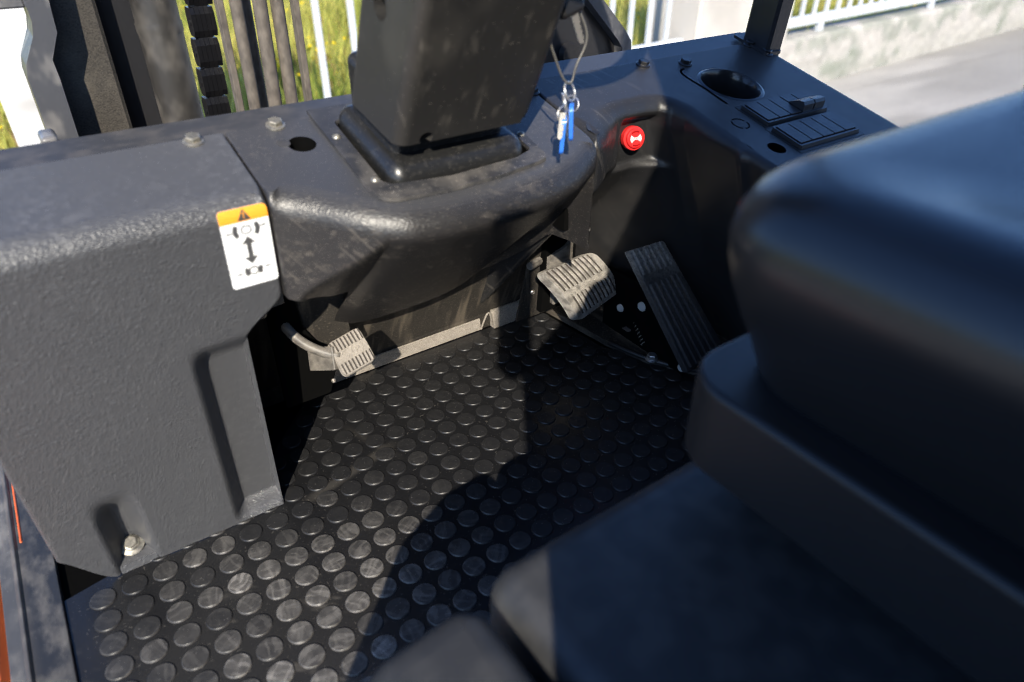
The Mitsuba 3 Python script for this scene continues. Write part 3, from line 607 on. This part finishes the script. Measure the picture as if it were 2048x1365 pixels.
# floor bolt in the scoop
add(DC + '__bolt', put(cat([hexbolt(0.006, 0.006, 0.0085), lathe([(0.0085, 0), (0.013, -.001), (0.013, -.003)], 24)]), [0.039, 0.040, 0.020], frame((0, -0.55, 0.85))), 'bolt_steel', 30)
add(DC + '__bolt_seat', prism_x([(0.06, 0.0), (0.022, 0.0), (0.024, 0.009), (0.06, 0.017)], 0.022, 0.058), 'cover_plastic')
# ------------------------------------------------------------------ kick panel and pedals
KP = add(FL + '__kick_panel', prism_x([(0.165, 0.30), (0.150, 0.17), (0.2125, 0.024), (0.2125, -0.003), (0.24, -0.003), (0.24, 0.30)], 0.196, 0.80), 'kick_plastic', label='dust streaked kick panel behind the pedals')
add(FL + '__floor_lip', prism_x([(0.2095, 0.0005), (0.206, 0.0005), (0.2045, 0.002), (0.2065, 0.020), (0.2085, 0.021)], 0.312, 0.586), 'dusty_steel')
lp = []
for x in np.linspace(0.585, 0.606, 9):
    t_ = (x - 0.585) / 0.021; lp.append([x, 0.202 - 0.006 * math.sin(t_ * math.pi), 0.004 + 0.030 * math.sin(t_ * math.pi)])
add(FL + '__floor_lip__notch_edge', tube(lp, 0.0016, 6), 'dusty_steel', True)
add(FL + '__floor_lip', prism_x([(0.2075, 0.0005), (0.196, 0.0005), (0.1945, 0.002), (0.200, 0.019), (0.2045, 0.030), (0.2075, 0.030)], 0.606, 0.712), 'dusty_steel')
# parking brake
bp = prism_y([(0.262, 0.10), (0.262, 0.205), (0.335, 0.225), (0.340, 0.13)], 0.118, 0.122)
PB = add(FL + '__pedal_bracket', bp, 'kick_plastic')
add(PB + '__slot', prism_y(rpoly([(0.243, 0.06), (0.243, 0.205), (0.276, 0.212), (0.281, 0.165), (0.315, 0.10), (0.300, 0.06)], 0.004), 0.112, 0.1175), 'void_black')
add(FL + '__pedal_bracket', prism_y([(0.198, 0.205), (0.198, 0.222), (0.262, 0.236), (0.262, 0.212)], 0.098, 0.104), 'pedal_paint')
def screw(pos, n, r=0.0045, mat_='screw_steel', key=FL + '__screw'):
    add(key, put(lathe([(0, r * .55), (r * .25, r * .52), (r * .28, r * .3), (r * .5, r * .45), (r * .85, r * .25), (r, 0)], 16), pos, frame(n)), mat_, 40)
screw([0.3195, 0.1075, 0.203], (0, -1, 0.1)); screw([0.2355, 0.096, 0.2065], (0, -1, 0.1), 0.005)
PP = add(FL + '__parking_pedal', cat([tube(spline([[0.264, 0.128, 0.176], [0.262, 0.112, 0.172], [0.272, 0.095, 0.157], [0.288, 0.080, 0.146], [0.305, 0.069, 0.139]], 24), 0.0062, 10)]), 'pedal_paint', True, label='small foot operated parking brake pedal')
add(PP + '__arm_plate', put(box(-0.004, 0.004, -0.02, 0.02, -0.014, 0.014, 0.001), [0.289, 0.083, 0.134], frame((0.2, .5, 1), (1, .5, -.3))), 'pedal_paint')
def pad(c00, c10, c11, c01, thick, key, mat_, nrib, gap, margins, bow=0.0, rib_h=0.0016, rc=0.006, lab=None, groove=False):
    """c00 bottom left, c10 bottom right, c11 top right, c01 top left; returns map and adds body and ribs."""
    c00, c10, c11, c01 = map(lambda c: np.array(c, float), (c00, c10, c11, c01))
    nrm = np.cross(c10 - c00, c01 - c00); nrm /= np.linalg.norm(nrm)
    Wd, Hd = np.linalg.norm(c10 - c00), np.linalg.norm(c01 - c00)
    def mp(u, v, d):
        u, v = np.asarray(u), np.asarray(v)
        p = (1 - u)[..., None] * (1 - v)[..., None] * c00 + u[..., None] * (1 - v)[..., None] * c10 + u[..., None] * v[..., None] * c11 + (1 - u)[..., None] * v[..., None] * c01
        return p + nrm * (np.asarray(d) + bow * 4 * (v * (1 - v)))[..., None]
    def warp(m): v = m.vertices; return tm(mp(v[:, 0] / Wd, v[:, 1] / Hd, v[:, 2]), m.faces)
    g = rpoly([(0, 0), (Wd, 0), (Wd, Hd), (0, Hd)], rc)
    def dense(g_, z0, z1, ch):
        bd = g_.exterior; n = int(bd.length / 0.002)
        o = np.array([bd.interpolate(i * bd.length / n).coords[0] for i in range(n)]); c = np.array(g_.centroid.coords[0])
        rings = [np.c_[o, np.full(n, z0)], np.c_[o, np.full(n, z1 - ch)], np.c_[c + (o - c) * (1 - ch / min(Wd, Hd) * 1.2), np.full(n, z1)]]
        for s in np.linspace(0.85, 0.1, 6): rings.append(np.c_[c + (rings[2][:, :2] - c) * s, np.full(n, z1)])
        V = np.vstack(rings + [[[*c, z1]]]); i = np.arange(n); j = (i + 1) % n; F = []
        for q in range(len(rings) - 1): F += [np.c_[i + q * n, j + q * n, j + q * n + n], np.c_[i + q * n, j + q * n + n, i + q * n + n]]
        F.append(np.c_[i + (len(rings) - 1) * n, j + (len(rings) - 1) * n, i * 0 + len(rings) * n])
        return tm(V, np.vstack(F))
    body = add(key, warp(dense(g, -thick, 0.0, 0.0015)), mat_, 35, lab)
    if groove:
        for v0, v1, u0, u1 in margins:
            e = (u1 - u0) / nrib * gap
            q = sg.Polygon([((u0 - e) * Wd, v0 * Hd), (u1 * Wd, v0 * Hd), (u1 * Wd, v1 * Hd), ((u0 - e) * Wd, v1 * Hd)])
            vv, ff = trimesh.remesh.subdivide_to_size(*(lambda m_: (m_.vertices, m_.faces))(extr(q, 0.0003)), 0.008)
            add(body + '__groove_bed', warp(tm(vv, ff)), 'pad_groove')
    def rib(u0, u1, v0, v1):
        m = box(u0 * Wd, u1 * Wd, v0 * Hd, v1 * Hd, -0.0005, rib_h, min(0.0006, (u1 - u0) * Wd * .3)); 
        n = 6; ms = []
        for a in range(n):
            va, vb = v0 + (v1 - v0) * a / n, v0 + (v1 - v0) * (a + 1) / n; w = (u1 - u0) * Wd
            P = [(u0 * Wd, 0), (u0 * Wd + w * .22, rib_h), (u1 * Wd - w * .22, rib_h), (u1 * Wd, 0)]
            V = [[x, va * Hd, z] for x, z in P] + [[x, vb * Hd, z] for x, z in P]
            F = [[0, 4, 5], [0, 5, 1], [1, 5, 6], [1, 6, 2], [2, 6, 7], [2, 7, 3]]
            if a == 0: F += [[0, 1, 2], [0, 2, 3]]
            if a == n - 1: F += [[4, 6, 5], [4, 7, 6]]
            ms.append(tm(V, F))
        add(body + '__rib', warp(cat(ms)), mat_, 30)
    for (v0, v1, u0, u1) in margins:
        for k in range(nrib):
            a = u0 + (u1 - u0) * k / nrib; b = a + (u1 - u0) / nrib * (1 - gap); rib(a, b, v0, v1)
    return body, warp, Wd, Hd
b, warp, Wd, Hd = pad((0.3005, 0.048, 0.1225), (0.3435, 0.052, 0.1290), (0.3375, 0.083, 0.1615), (0.2945, 0.080, 0.1535), 0.009, PP + '__pad', 'dusty_rubber', 8, 0.36, [(0.05, 0.34, 0.10, 0.97), (0.66, 0.97, 0.10, 0.97)], 0.002, 0.0020, 0.007, groove=True)
for nm, g in (('ring_mark', annulus((Wd * .66, Hd * .5), 0.0066, 0.0078)),):
    add(PP + '__' + nm, warp(extr(g, 0.0009)), 'dusty_rubber')
tx = meshkit.text_mesh('P', 0.0072, 0.0012); tx.apply_translation([Wd * .66 - 0.0026, Hd * .5 - 0.0036, 0]); add(PP + '__letter_mark', warp(tm(tx.vertices, tx.faces)), 'dusty_rubber')
for s0, s1 in ((60, 180), (240, 360)): add(PP + '__swirl_mark', warp(extr(sector((Wd * .30, Hd * .5 + (.002 if s0 < 100 else -.002)), 0.0026, 0.0036, s0, s1), 0.0009)), 'dusty_rubber')
screw([0.290, 0.060, 0.115], (-0.4, -1, 0.2), 0.003)
# foot brake
BRK = FL + '__brake_pedal'
def ribbon(path, zt, zb, th, key, mat_):
    P = np.asarray(path); t = np.gradient(P, axis=0); t /= np.linalg.norm(t, axis=1, keepdims=True); n = np.c_[-t[:, 1], t[:, 0]] * th / 2
    a, b = P + n, P - n; N = len(P); V = np.vstack([np.c_[a, zt], np.c_[b, zt], np.c_[b, zb], np.c_[a, zb]]); F = []
    for i in range(N - 1):
        for q in range(4):
            s, e = q * N, ((q + 1) % 4) * N; F += [[s + i, s + i + 1, e + i + 1], [s + i, e + i + 1, e + i]]
    return add(key, tm(V, F), mat_, 30)
P_ = np.array([(0.652, 0.150), (0.660, 0.136), (0.688, 0.121), (0.692, 0.118), (0.688, 0.114), (0.653, 0.116), (0.648, 0.119), (0.649, 0.125), (0.660, 0.130)])
P_ = spline(P_, 44); zt = np.linspace(0.196, 0.142, 44); BRK = ribbon(P_, zt, zt - 0.034, 0.0062, BRK, 'pedal_paint'); labels[BRK] = {'label': 'wide ribbed brake pedal on a bent strap'}
add(BRK + '__arm', box(0.655, 0.675, 0.108, 0.128, 0.07, 0.125, 0.002), 'pedal_paint')
b2, warp2, W2, H2 = pad((0.656, 0.047, 0.073), (0.766, 0.079, 0.073), (0.728, 0.108, 0.141), (0.609, 0.079, 0.153), 0.016, BRK + '__pad', 'scuffed_rubber', 9, 0.36, [(0.09, 0.44, 0.14, 0.90), (0.58, 0.985, 0.09, 0.86)], 0.007, 0.0020, 0.012, groove=True)
g = annulus((0, 0), 0.0, 0.001); slot = sg.LineString([(W2 * .14, H2 * .505), (W2 * .86, H2 * .505)]); add(BRK + '__bar_mark', warp2(extr(slot.buffer(0.0025).difference(slot.buffer(0.0013)), 0.0013)), 'scuffed_rubber')
# bracket plates and screws around the brake pedal
KB = add(FL + '__pedal_bracket', prism_y([(0.602, 0.05), (0.640, 0.215), (0.655, 0.222), (0.655, 0.05)], 0.128, 0.132), 'kick_plastic')
add(KB + '__slot', prism_y([(0.638, 0.06), (0.648, 0.205), (0.70, 0.20), (0.70, 0.06)], 0.116, 0.127), 'void_black')
screw([0.640, 0.112, 0.190], (-.2, -1, 0), 0.0042); screw([0.631, 0.128, 0.092], (-.2, -1, 0), 0.0042); screw([0.705, 0.098, 0.186], (-.2, -1, .2), 0.0048)
add(FL + '__pedal_stop', tube([[0.632, 0.115, 0.150], [0.608, 0.105, 0.152]], 0.006, 8), 'pedal_paint', 30)
# accelerator
ACC, warp3, W3, H3 = pad((0.739, -0.095, 0.032), (0.828, -0.084, 0.032), (0.774, 0.014, 0.183), (0.700, 0.006, 0.191), 0.010, FL + '__accelerator_pedal', 'pedal_rubber', 6, 0.2, [(0.03, 0.72, 0.06, 0.94), (0.80, 0.995, 0.04, 0.96)], 0.0, 0.0030, 0.003, lab='long ribbed black accelerator pedal')
add(FL + '__pedal_base', extr([(0.705, 0.20), (0.722, 0.055), (0.742, -0.015), (0.778, -0.075), (0.82, -0.11), (0.95, -0.11), (0.95, 0.20)], 0.010), 'kick_plastic')
add(FL + '__pedal_base__edge', tube(spline([[0.722, 0.05, 0.010], [0.742, -0.018, 0.010], [0.778, -0.078, 0.010], [0.82, -0.113, 0.010]], 20), 0.004, 8), 'black_plastic', True)
PBR = add(FL + '__pedal_base__side_plate', hull([[0.752, 0.10, 0.01], [0.752, -0.075, 0.01], [0.752, -0.05, 0.04], [0.752, 0.03, 0.115], [0.752, 0.10, 0.11], [0.758, 0.10, 0.01], [0.758, -0.075, 0.01], [0.758, 0.03, 0.115], [0.758, 0.10, 0.11]]), 'void_black')
for p, rr in (([0.751, 0.062, 0.056], 0.0065), ([0.751, 0.018, 0.080], 0.0075), ([0.751, -0.072, 0.022], 0.0065)):
    add(FL + '__pedal_base__rivet', put(lathe([(0, .002), (rr * .8, .0016), (rr, 0)], 20), p, frame((-1, -.3, .15))), 'zinc_dull', 40)
add(FL + '__pedal_base__bolt', put(hexbolt(0.0066, 0.009, 0.0095), [0.762 - .02, -0.022, 0.012], frame((0, 0, 1))), 'zinc', 30)
sp = np.linspace(0, 7 * 2 * np.pi, 90); add(FL + '__pedal_base__spring', put(tube(np.c_[0.004 * np.cos(sp), 0.004 * np.sin(sp), sp / (14 * np.pi) * .04], 0.0008, 6), [0.752, 0.005, 0.018], frame((0.1, 0.6, 0.6))), 'bolt_steel', True)
add(FL + '__pedal_base__tab', box(0.727, 0.734, 0.018, 0.030, 0.044, 0.0455), 'zinc')
# ------------------------------------------------------------------ buzzer
bc = np.array([0.6912, 0.0110, 0.3435]); bn = np.array([-0.28, -0.93, 0.20]); RB = frame(bn)
BZ = add(FL + '__alarm_buzzer', put(lathe([(0, .008), (.0102, .008), (.0112, .0072), (.0116, .0048), (.0116, .0038), (.0142, .0034), (.0146, .001), (.0146, -.004)], 40), bc, RB), 'red_plastic', 35, label='round red alarm buzzer with a sound wave symbol')
for s0, s1 in ((55, 125), (235, 305)): add(BZ + '__slot', put(tm(*(lambda m: (m.vertices + [0, 0, .0081], m.faces))(extr(sector((0, 0), .0074, .0092, s0, s1), .0004))), bc, RB), 'dark_red')
def flat(g, d): m = extr(g, .0003); return tm(m.vertices + [0, 0, d], m.faces)
for g in [annulus((0.0, 0), 0.0009, 0.0015)] + [sector((0, 0), r, r + .0008, a0 - 38, a0 + 38) for r in (.0023, .0037, .0051, .0065) for a0 in (0, 180)]:
    add(BZ + '__wave_symbol', put(flat(g, .0082), bc, RB), 'print_white')
# ------------------------------------------------------------------ switches
def bank(x0, x1, y0, y1, rock):
    fr = rpoly([(x0, y0), (x1, y0), (x1, y1), (x0, y1)], 0.002)
    m = on_top(extr(fr, 0.0050), 0.0)
    B = add(FL + '__switch_bank', m, 'switch_plastic', label='row of five switch positions' + (' with two rockers' if rock else ', all blank'))
    n = 5; w = (x1 - x0 - 0.006) / n
    add(B + '__surround', on_top(extr(sg.Polygon([(x0 - .004, y0 - .004), (x1 + .004, y0 - .004), (x1 + .004, y1 + .004), (x0 - .004, y1 + .004)]).buffer(.001).difference(fr.buffer(.0008)), 0.0006), 0.0), 'black_plastic')
    for i in range(n):
        a, b = x0 + .003 + i * w + .0008, x0 + .003 + (i + 1) * w - .0012
        if i in rock:
            add(B + '__blank', on_top(extr(rpoly([(a, (y0 + y1) / 2 + .003), (b, (y0 + y1) / 2 + .003), (b, y1 - .003), (a, y1 - .003)], .0006), .0015), .0049), 'switch_plastic')
            ym = y0 + .004; yb = (y0 + y1) / 2 + .004
            q = prism_x([(yb, .0), (yb, .002), (ym + .008, .010), (ym + .001, .011), (ym - .001, .008), (ym, .0)], a, b); add(B + '__rocker', on_top(q, .005), 'switch_plastic', 25)
        else:
            add(B + '__blank', on_top(extr(rpoly([(a, y0 + .004), (b, y0 + .004), (b, y1 - .003), (a, y1 - .003)], .0006), .0012), .0049), 'switch_plastic')
        add(B + '__groove', on_top(extr([(a - .0012, y0 + .0035), (a - .0002, y0 + .0035), (a - .0002, y1 - .0035), (a - .0012, y1 - .0035)], .0004), .0050), 'void_black')
        if i not in rock: add(B + '__groove', on_top(extr([(a, y0 + .0028), (b, y0 + .0028), (b, y0 + .0036), (a, y0 + .0036)], .0004), .0050), 'void_black')
bank(0.806, 0.921, -0.0945, -0.051, (3, 4)); bank(0.803, 0.917, -0.1455, -0.102, ())
screw([0.766, -0.052, 0.303], (-1, 0, .3), 0.005, 'black_bolt')
for i in range(2): add(RC + '__rib', tube([[0.7345 + .012 * i * 0, -0.016 - .012 * i, 0.362], [0.752, -0.016 - .012 * i, 0.318]], 0.0022, 8), 'console_plastic', True)
# ------------------------------------------------------------------ overhead guard, with unseen shade casters behind the camera
add(FL + '__overhead_guard', put(box(-0.016, 0.016, -0.024, 0.024, 0, 1.0, 0.004), [0.991, 0.075, 0.39], frame((0, -0.10, 1))), 'guard_paint', label='black front post of the overhead guard')
OG = FL + '__overhead_guard'
add(OG + '__base_plate', on_top(extr(rpoly([(0.968, 0.046), (1.003, 0.046), (1.003, 0.108), (0.968, 0.108)], .004), .004)), 'guard_paint')
add(OG + '__unseen_rear_post', prism_y(rpoly([(0.004, -0.3), (0.004, 0.69), (0.156, 0.79), (0.206, 0.93), (0.206, 1.41), (0.25, 1.41), (0.25, 0.86), (0.156, 0.66), (0.156, -0.3)], 0.006), -0.82, -0.77), 'guard_paint')  # bent post added out of view, standing in for a person's shadow
add(OG + '__added_shade_panel', prism_y(rpoly([(0.157, -0.1), (0.95, -0.1), (0.95, 1.41), (0.205, 1.41), (0.205, 0.94), (0.265, 0.94), (0.265, 0.80), (0.157, 0.80)], 0.003), -0.79, -0.775), 'guard_paint')  # solid panel added out of view to shade the console and seat
add(OG + '__added_shade_block', box(-0.048, 0.003, -0.815, -0.77, 0.70, 0.90, 0.01), 'guard_paint')  # unlit block added out of view to darken a patch of floor
add(OG + '__unseen_rear_post', box(0.951, 1.0, -0.82, -0.77, -0.3, 1.40, 0.006), 'guard_paint')
add(OG + '__side_rail', box(0.0, 0.05, -0.84, -0.05, 1.411, 1.44, 0.008), 'guard_paint'); add(OG + '__side_rail', box(0.95, 1.0, -0.84, -0.05, 1.401, 1.44, 0.008), 'guard_paint')
for y in np.linspace(-0.82, -0.08, 8): add(OG + '__unseen_roof_bar', box(0.0, 1.0, y - 0.012, y + .012, 1.40, 1.45, 0.003), 'guard_paint')  # roof out of view, dims the sky above the cab
# ------------------------------------------------------------------ mast
MS = add(FL + '__mast', box(0.128, 0.198, 0.395, 0.44, -0.5, 1.3, 0.004), 'mast_paint')
add(MS + '__channel', box(0.1975, 0.300 - .06, 0.43, 0.46, -0.5, 1.3), 'guard_paint')
strip = rpoly([(0.1265, 0.60), (0.1275, 0.479), (0.124, 0.465), (0.1085, 0.438), (0.1055, 0.425), (0.1055, 0.33), (0.1035, 0.2), (0.134, 0.2), (0.1345, 0.36), (0.1355, 0.42), (0.1345, 0.44), (0.1475, 0.467), (0.149, 0.49), (0.157, 0.6)], 0.001)
add(MS + '__bracket', prism_y(strip, 0.355, 0.42), 'bracket_paint', label='bluish grey bent bracket plate on the mast')
add(MS + '__bracket_lug', rbox(0.108 - .012, 0.108 + .008, 0.20, 0.24, 0.3, 0.398, 0.004).to_mesh() and mf(rbox(0.094, 0.109, 0.20, 0.235, 0.3, 0.4005, 0.004)), 'bracket_paint', 40)
add(MS + '__tie_bar', box(-0.3, 0.128, 0.38, 0.40, 0.490, 0.510, 0.002), 'bracket_paint')
CY = add(FL + '__lift_cylinder', put(lathe([(0, -0.6), (.0255, -0.6), (.0255, 0.06), (.0265, .062), (.0265, .072), (.0255, .074), (.0255, 0.5), (0, .5)], 40), [0.2585, 0.395, 0.39]), 'cylinder_paint', 35)
CH = None
def link_mesh(w, h, d, wide):
    g = sg.Point(0, h * .5).buffer(d * .5, 8).union(sg.Point(0, -h * .5).buffer(d * .5, 8)).union(sg.box(-d * .40, -h * .5, d * .40, h * .5))
    m = extr(g, w); v = m.vertices; return tm(np.c_[v[:, 2] - w / 2, v[:, 0], v[:, 1]], m.faces)
chk = key_for(FL + '__lift_chain')
for i in range(20):
    z = 0.20 + i * 0.0335; xc = 0.2898 + 0.05 * (z - 0.37); yc = 0.335; ms = []
    for q in range(5):
        xq = xc + (q - 2) * 0.0053; ex = 0.0006 * (1 if 0 < q < 4 else -1)
        ms.append(hull([[xq + sx * 0.0025, yc + sy * d, z + sz * h] for sx in (-1, 1) for sy in (-1, 1) for sz in (-1, 1) for d, h in ((0.0085, 0.0162 + ex), (0.0125, 0.009))]))
    add(chk + '__link', cat(ms), 'chain_steel')
    add(chk + '__pin', tube([[xc - .0138, yc, z], [xc + .0138, yc, z]], 0.0045, 10), 'chain_steel', 30)
    add(chk + '__pin', cat([box(xc + o - .0035, xc + o + .0035, yc - .004, yc + .004, z + .0162, z + .0175) for o in ((0,) if i % 2 else (-.006, .007))]), 'pin_steel')
scene[chk] = mikit.ply(box(0.2840, 0.2860, 0.335, 0.3365, 0.20, 0.50), 'chain_steel')
def hose(x, y, r, dx, key='__hydraulic_hose'):
    pts = spline([[x + dx * .15, y + .002, -0.3], [x, y, 0.25], [x + dx * .5, y - .001, 0.45], [x + dx, y, 0.65], [x + dx * 1.5, y, 0.95]], 30); return add(FL + key, tube(pts, r, 16), 'hose_rubber', True)
h1 = hose(0.3255, 0.30, 0.0072, 0.004); h2 = hose(0.344, 0.33, 0.0068, 0.004); h3 = hose(0.3475, 0.295, 0.0082, 0.010); h4 = hose(0.3715, 0.30, 0.0077, 0.006)
for x, dx in ((0.3095, 0.004), (0.3965, 0.006)):
    add(FL + '__hose_guide', put(box(-0.0036, 0.0036, -0.007, 0.007, -0.6, 0.6, 0.0008), [x + .001, 0.305, 0.43], frame((dx * 2, 0, 1))), 'hose_rubber')
# right hand mast plate
pf = [(0.66, 0.0), (0.945, 0.0), (0.945, 0.375), (0.930, 0.398), (0.872, 0.452), (0.70, 0.615), (0.66, 0.62)]
MP = add(MS + '__bracket', prism_y(rpoly(pf, .006), 0.315, 0.33), 'guard_paint')
ro = sg.Polygon([(0.66, -0.2), (0.951, -0.2), (0.951, 0.370), (0.948, 0.385), (0.935, 0.401), (0.880, 0.4525), (0.70, 0.622), (0.66, 0.66)]); ri = ro.buffer(-0.020)
add(MS + '__bracket_rim', prism_y(ro.difference(ri).intersection(sg.box(0.69, -.2, 1, 0.7)), 0.296, 0.318), 'bracket_paint')
add(MS + '__bracket_boss', put(lathe([(0, .01), (.016, .01), (.018, 0)], 24), [0.83, 0.314, 0.375], frame((0, -1, 0))), 'guard_paint', 30)
add(MS + '__cross_member', box(0.42, 0.94, 0.40, 0.46, 0.20, 0.30, 0.01), 'guard_paint')
# ------------------------------------------------------------------ keys on a wire loop
KY = thing('key_bunch', 'bunch of keys with two blue tags hanging from a wire loop beside the column', 'keys')
yk = -0.085
loop = spline([[0.510, yk + .010, 0.522], [0.492, yk + .002, 0.508], [0.484, yk, 0.494], [0.489, yk, 0.479], [0.498, yk, 0.461], [0.5055, yk, 0.4525], [0.508, yk, 0.4515], [0.514, yk, 0.463], [0.523, yk, 0.479], [0.526, yk, 0.489], [0.521, yk + .004, 0.508], [0.516, yk + .008, 0.521], [0.513, yk + .010, 0.528]], 70)
add(KY + '__wire_loop', tube(loop, 0.0011, 8), 'wire_cover', True)
def ring(c, r, nrm, w=0.0006):
    a = np.arange(36) * 2 * np.pi / 36; R_ = frame(nrm); P = np.c_[r * np.cos(a), r * np.sin(a), a * 0]
    add(KY + '__split_ring', cat([put(tube(P, w, 6, True), c, R_), put(tube(P * [.97, .97, 1] + [0, 0, w * 1.6], w, 6, True), c, R_)]), 'key_ring_steel', True)
ring([0.5085, yk, 0.4445], 0.0088, (0.35, -0.8, 0.35)); ring([0.5025, yk, 0.4345], 0.0092, (0.85, -0.5, 0.2)); ring([0.510, yk - .002, 0.4335], 0.0072, (-0.2, -0.9, 0.35)); ring([0.5005, yk - .002, 0.4250], 0.0072, (0.1, -0.9, 0.2))
def tag(c, Rt, l=0.034):
    g = rpoly([(-0.0085, -l / 2), (0.0085, -l / 2), (0.0085, l / 2), (-0.0085, l / 2)], 0.006)
    m = extr(g, 0.0038); m.vertices[:, 2] -= .0019
    add(KY + '__key_tag', put(m, c, Rt), 'blue_plastic', 35)
tag([0.5012, yk - .002, 0.4065], np.stack([[0.62, 0.78, 0.1], [-0.0, -.1, 0.99], [0.78, -.62, .0]], 1), 0.036)
tag([0.5110, yk - .002, 0.4165], np.stack([[0.66, 0.75, 0.1], [-0.08, -.05, 0.99], [0.75, -.66, .07]], 1), 0.034)
def keyshape(c, R_, l=0.026):
    pts = [(-.003, 0), (.003, 0), (.003, -l * .3), (.0018, -l * .38), (.0028, -l * .45), (.0016, -l * .54), (.0028, -l * .62), (.0016, -l * .7), (.0026, -l * .8), (.001, -l), (-.0018, -l), (-.003, -l * .9)]
    m = extr(pts, .0016); return put(m, c, R_)
add(KY + '__key', cat([keyshape([0.499, yk - .004, 0.4275], np.stack([[.7, -.6, 0], [.35, .3, .9], [-.6, -.7, .3]], 1), .024)]), 'wire_cover')
k = thing('ignition_key', 'silver notched key with a black head hanging beside the wire loop', 'key')
Rk = np.stack([[0.9, -.4, .2], [-0.36, 0.05, 0.93], [-.3, -.9, 0.0]], 1)
add(k + '__blade', keyshape([0.511, yk + .002, 0.511], Rk, .028), 'key_ring_steel')
add(k + '__head', put(mf(rbox(-.014, .014, -.006, .006, -.002, .03, .005, 16)), [0.5085, yk + .002, 0.511], frame((-.3, .1, .9))), 'black_plastic', 40)
# ------------------------------------------------------------------ seat, hood
def cushion():
    x0, x1, y0, y1, zt = 0.352, 0.88, -0.78, -0.375, 0.492
    n = 90; out = rpoly([(x0, y1), (x1, y1), (x1, y0), (x0, y0)], 0.055, 12)
    L = out.exterior.length; O = np.array([out.exterior.interpolate(i * L / n / 2).coords[0] for i in range(n * 2)]); c = np.array([(x0 + x1) / 2, (y0 + y1) / 2]); N = len(O)
    hw = np.array([(x1 - x0) / 2, (y1 - y0) / 2])
    prof = [(0.058, -0.150), (0.050, -0.138), (0.036, -0.112), (0.022, -0.090), (0.010, -0.068), (0.003, -0.050), (0.0, -0.036), (0.002, -0.024), (0.008, -0.012), (0.018, -0.004), (0.032, 0.0), (0.048, 0.0), (0.07, -0.003), (0.095, -0.007), (0.12, -0.009), (0.15, -0.010), (0.18, -0.010), (0.20, -0.010)]
    rings = []
    for d, z in prof:
        s = (hw - d * np.array([1, 0.12 if z < -0.03 else 1])) / hw; q = c + (O - c) * s
        zz = np.full(len(q), zt + z)
        rings.append(np.c_[q, zz])
    V = np.vstack(rings + [[[*c, zt - .011]]]); i = np.arange(N); j = (i + 1) % N; F = []
    for q in range(len(rings) - 1): F += [np.c_[i + q * N, j + q * N, j + q * N + N], np.c_[i + q * N, j + q * N + N, i + q * N + N]]
    F.append(np.c_[i + (len(rings) - 1) * N, j + (len(rings) - 1) * N, i * 0 + len(rings) * N]); F = np.vstack(F)
    m = tm(V, F)
    if m.face_normals[-1][2] < 0: m.faces = m.faces[:, ::-1]
    return m
ST_ = add(FL + '__seat', cushion(), 'seat_vinyl', True, label='black vinyl operator seat, out of focus at right')
add(ST_ + '__seat_base', mf(rbox(0.425, 0.82, -0.765, -0.40, 0.225, 0.300, 0.010, 16)), 'seat_pan_plastic', 40)
add(ST_ + '__backrest', mf(manifold3d.Manifold.batch_hull([manifold3d.Manifold.sphere(.05, 24).translate(p) for p in ([0.42, -0.715, 0.55], [0.81, -0.715, 0.55], [0.43, -0.72, 0.86], [0.80, -0.72, 0.86])])), 'seat_vinyl', 40)
add(ST_ + '__hip_restraint', mf(rbox(0.775, 0.835, -0.50, -0.345, 0.44, 0.535, 0.022, 20)), 'seat_pan_plastic', 40)
add(FL + '__engine_hood', mf(rbox(0.235, 0.98, -0.765, -0.342, -0.02, 0.235, 0.026, 24)), 'hood_plastic', 40)
hb = rpoly([(0.222, -0.362), (0.155, -0.368), (0.080, -0.402), (0.020, -0.46), (-0.036, -0.515), (-0.036, -0.76), (0.222, -0.76)], 0.02)
def rounded_prism(g, z0, z1, r):
    rings = []
    n = int(g.exterior.length / .006); L = g.exterior.length
    O = np.array([g.exterior.interpolate(i * L / n).coords[0] for i in range(n)])
    if not g.exterior.is_ccw: O = O[::-1]
    t = np.roll(O, -1, 0) - np.roll(O, 1, 0); t /= np.linalg.norm(t, axis=1, keepdims=True); nr = np.c_[t[:, 1], -t[:, 0]]
    rings.append(np.c_[O, np.full(n, z0)])
    for k in range(7): a = k / 6 * np.pi / 2; rings.append(np.c_[O - nr * (r * (1 - math.cos(a))), np.full(n, z1 - r + r * math.sin(a))])
    V = np.vstack(rings); i = np.arange(n); j = (i + 1) % n; F = []
    for q in range(len(rings) - 1): F += [np.c_[i + q * n, j + q * n, j + q * n + n], np.c_[i + q * n, j + q * n + n, i + q * n + n]]
    cv, cf = trimesh.creation.triangulate_polygon(sg.Polygon(rings[-1][:, :2]), engine='earcut'); cm = tm(np.c_[cv, np.full(len(cv), z1)], cf)
    if cm.face_normals[:, 2].mean() < 0: cm.faces = cm.faces[:, ::-1]
    return cat([tm(V, np.vstack(F)), cm])
add(FL + '__side_cover', rounded_prism(hb, -0.02, 0.25, 0.022), 'hood_plastic', 40)
add(ST_ + '__seat_pan', rounded_prism(rpoly([(0.380, -0.358), (0.85, -0.358), (0.85, -0.768), (0.380, -0.768)], 0.04, 12), 0.284, 0.347, 0.005), 'seat_pan_plastic', 40)
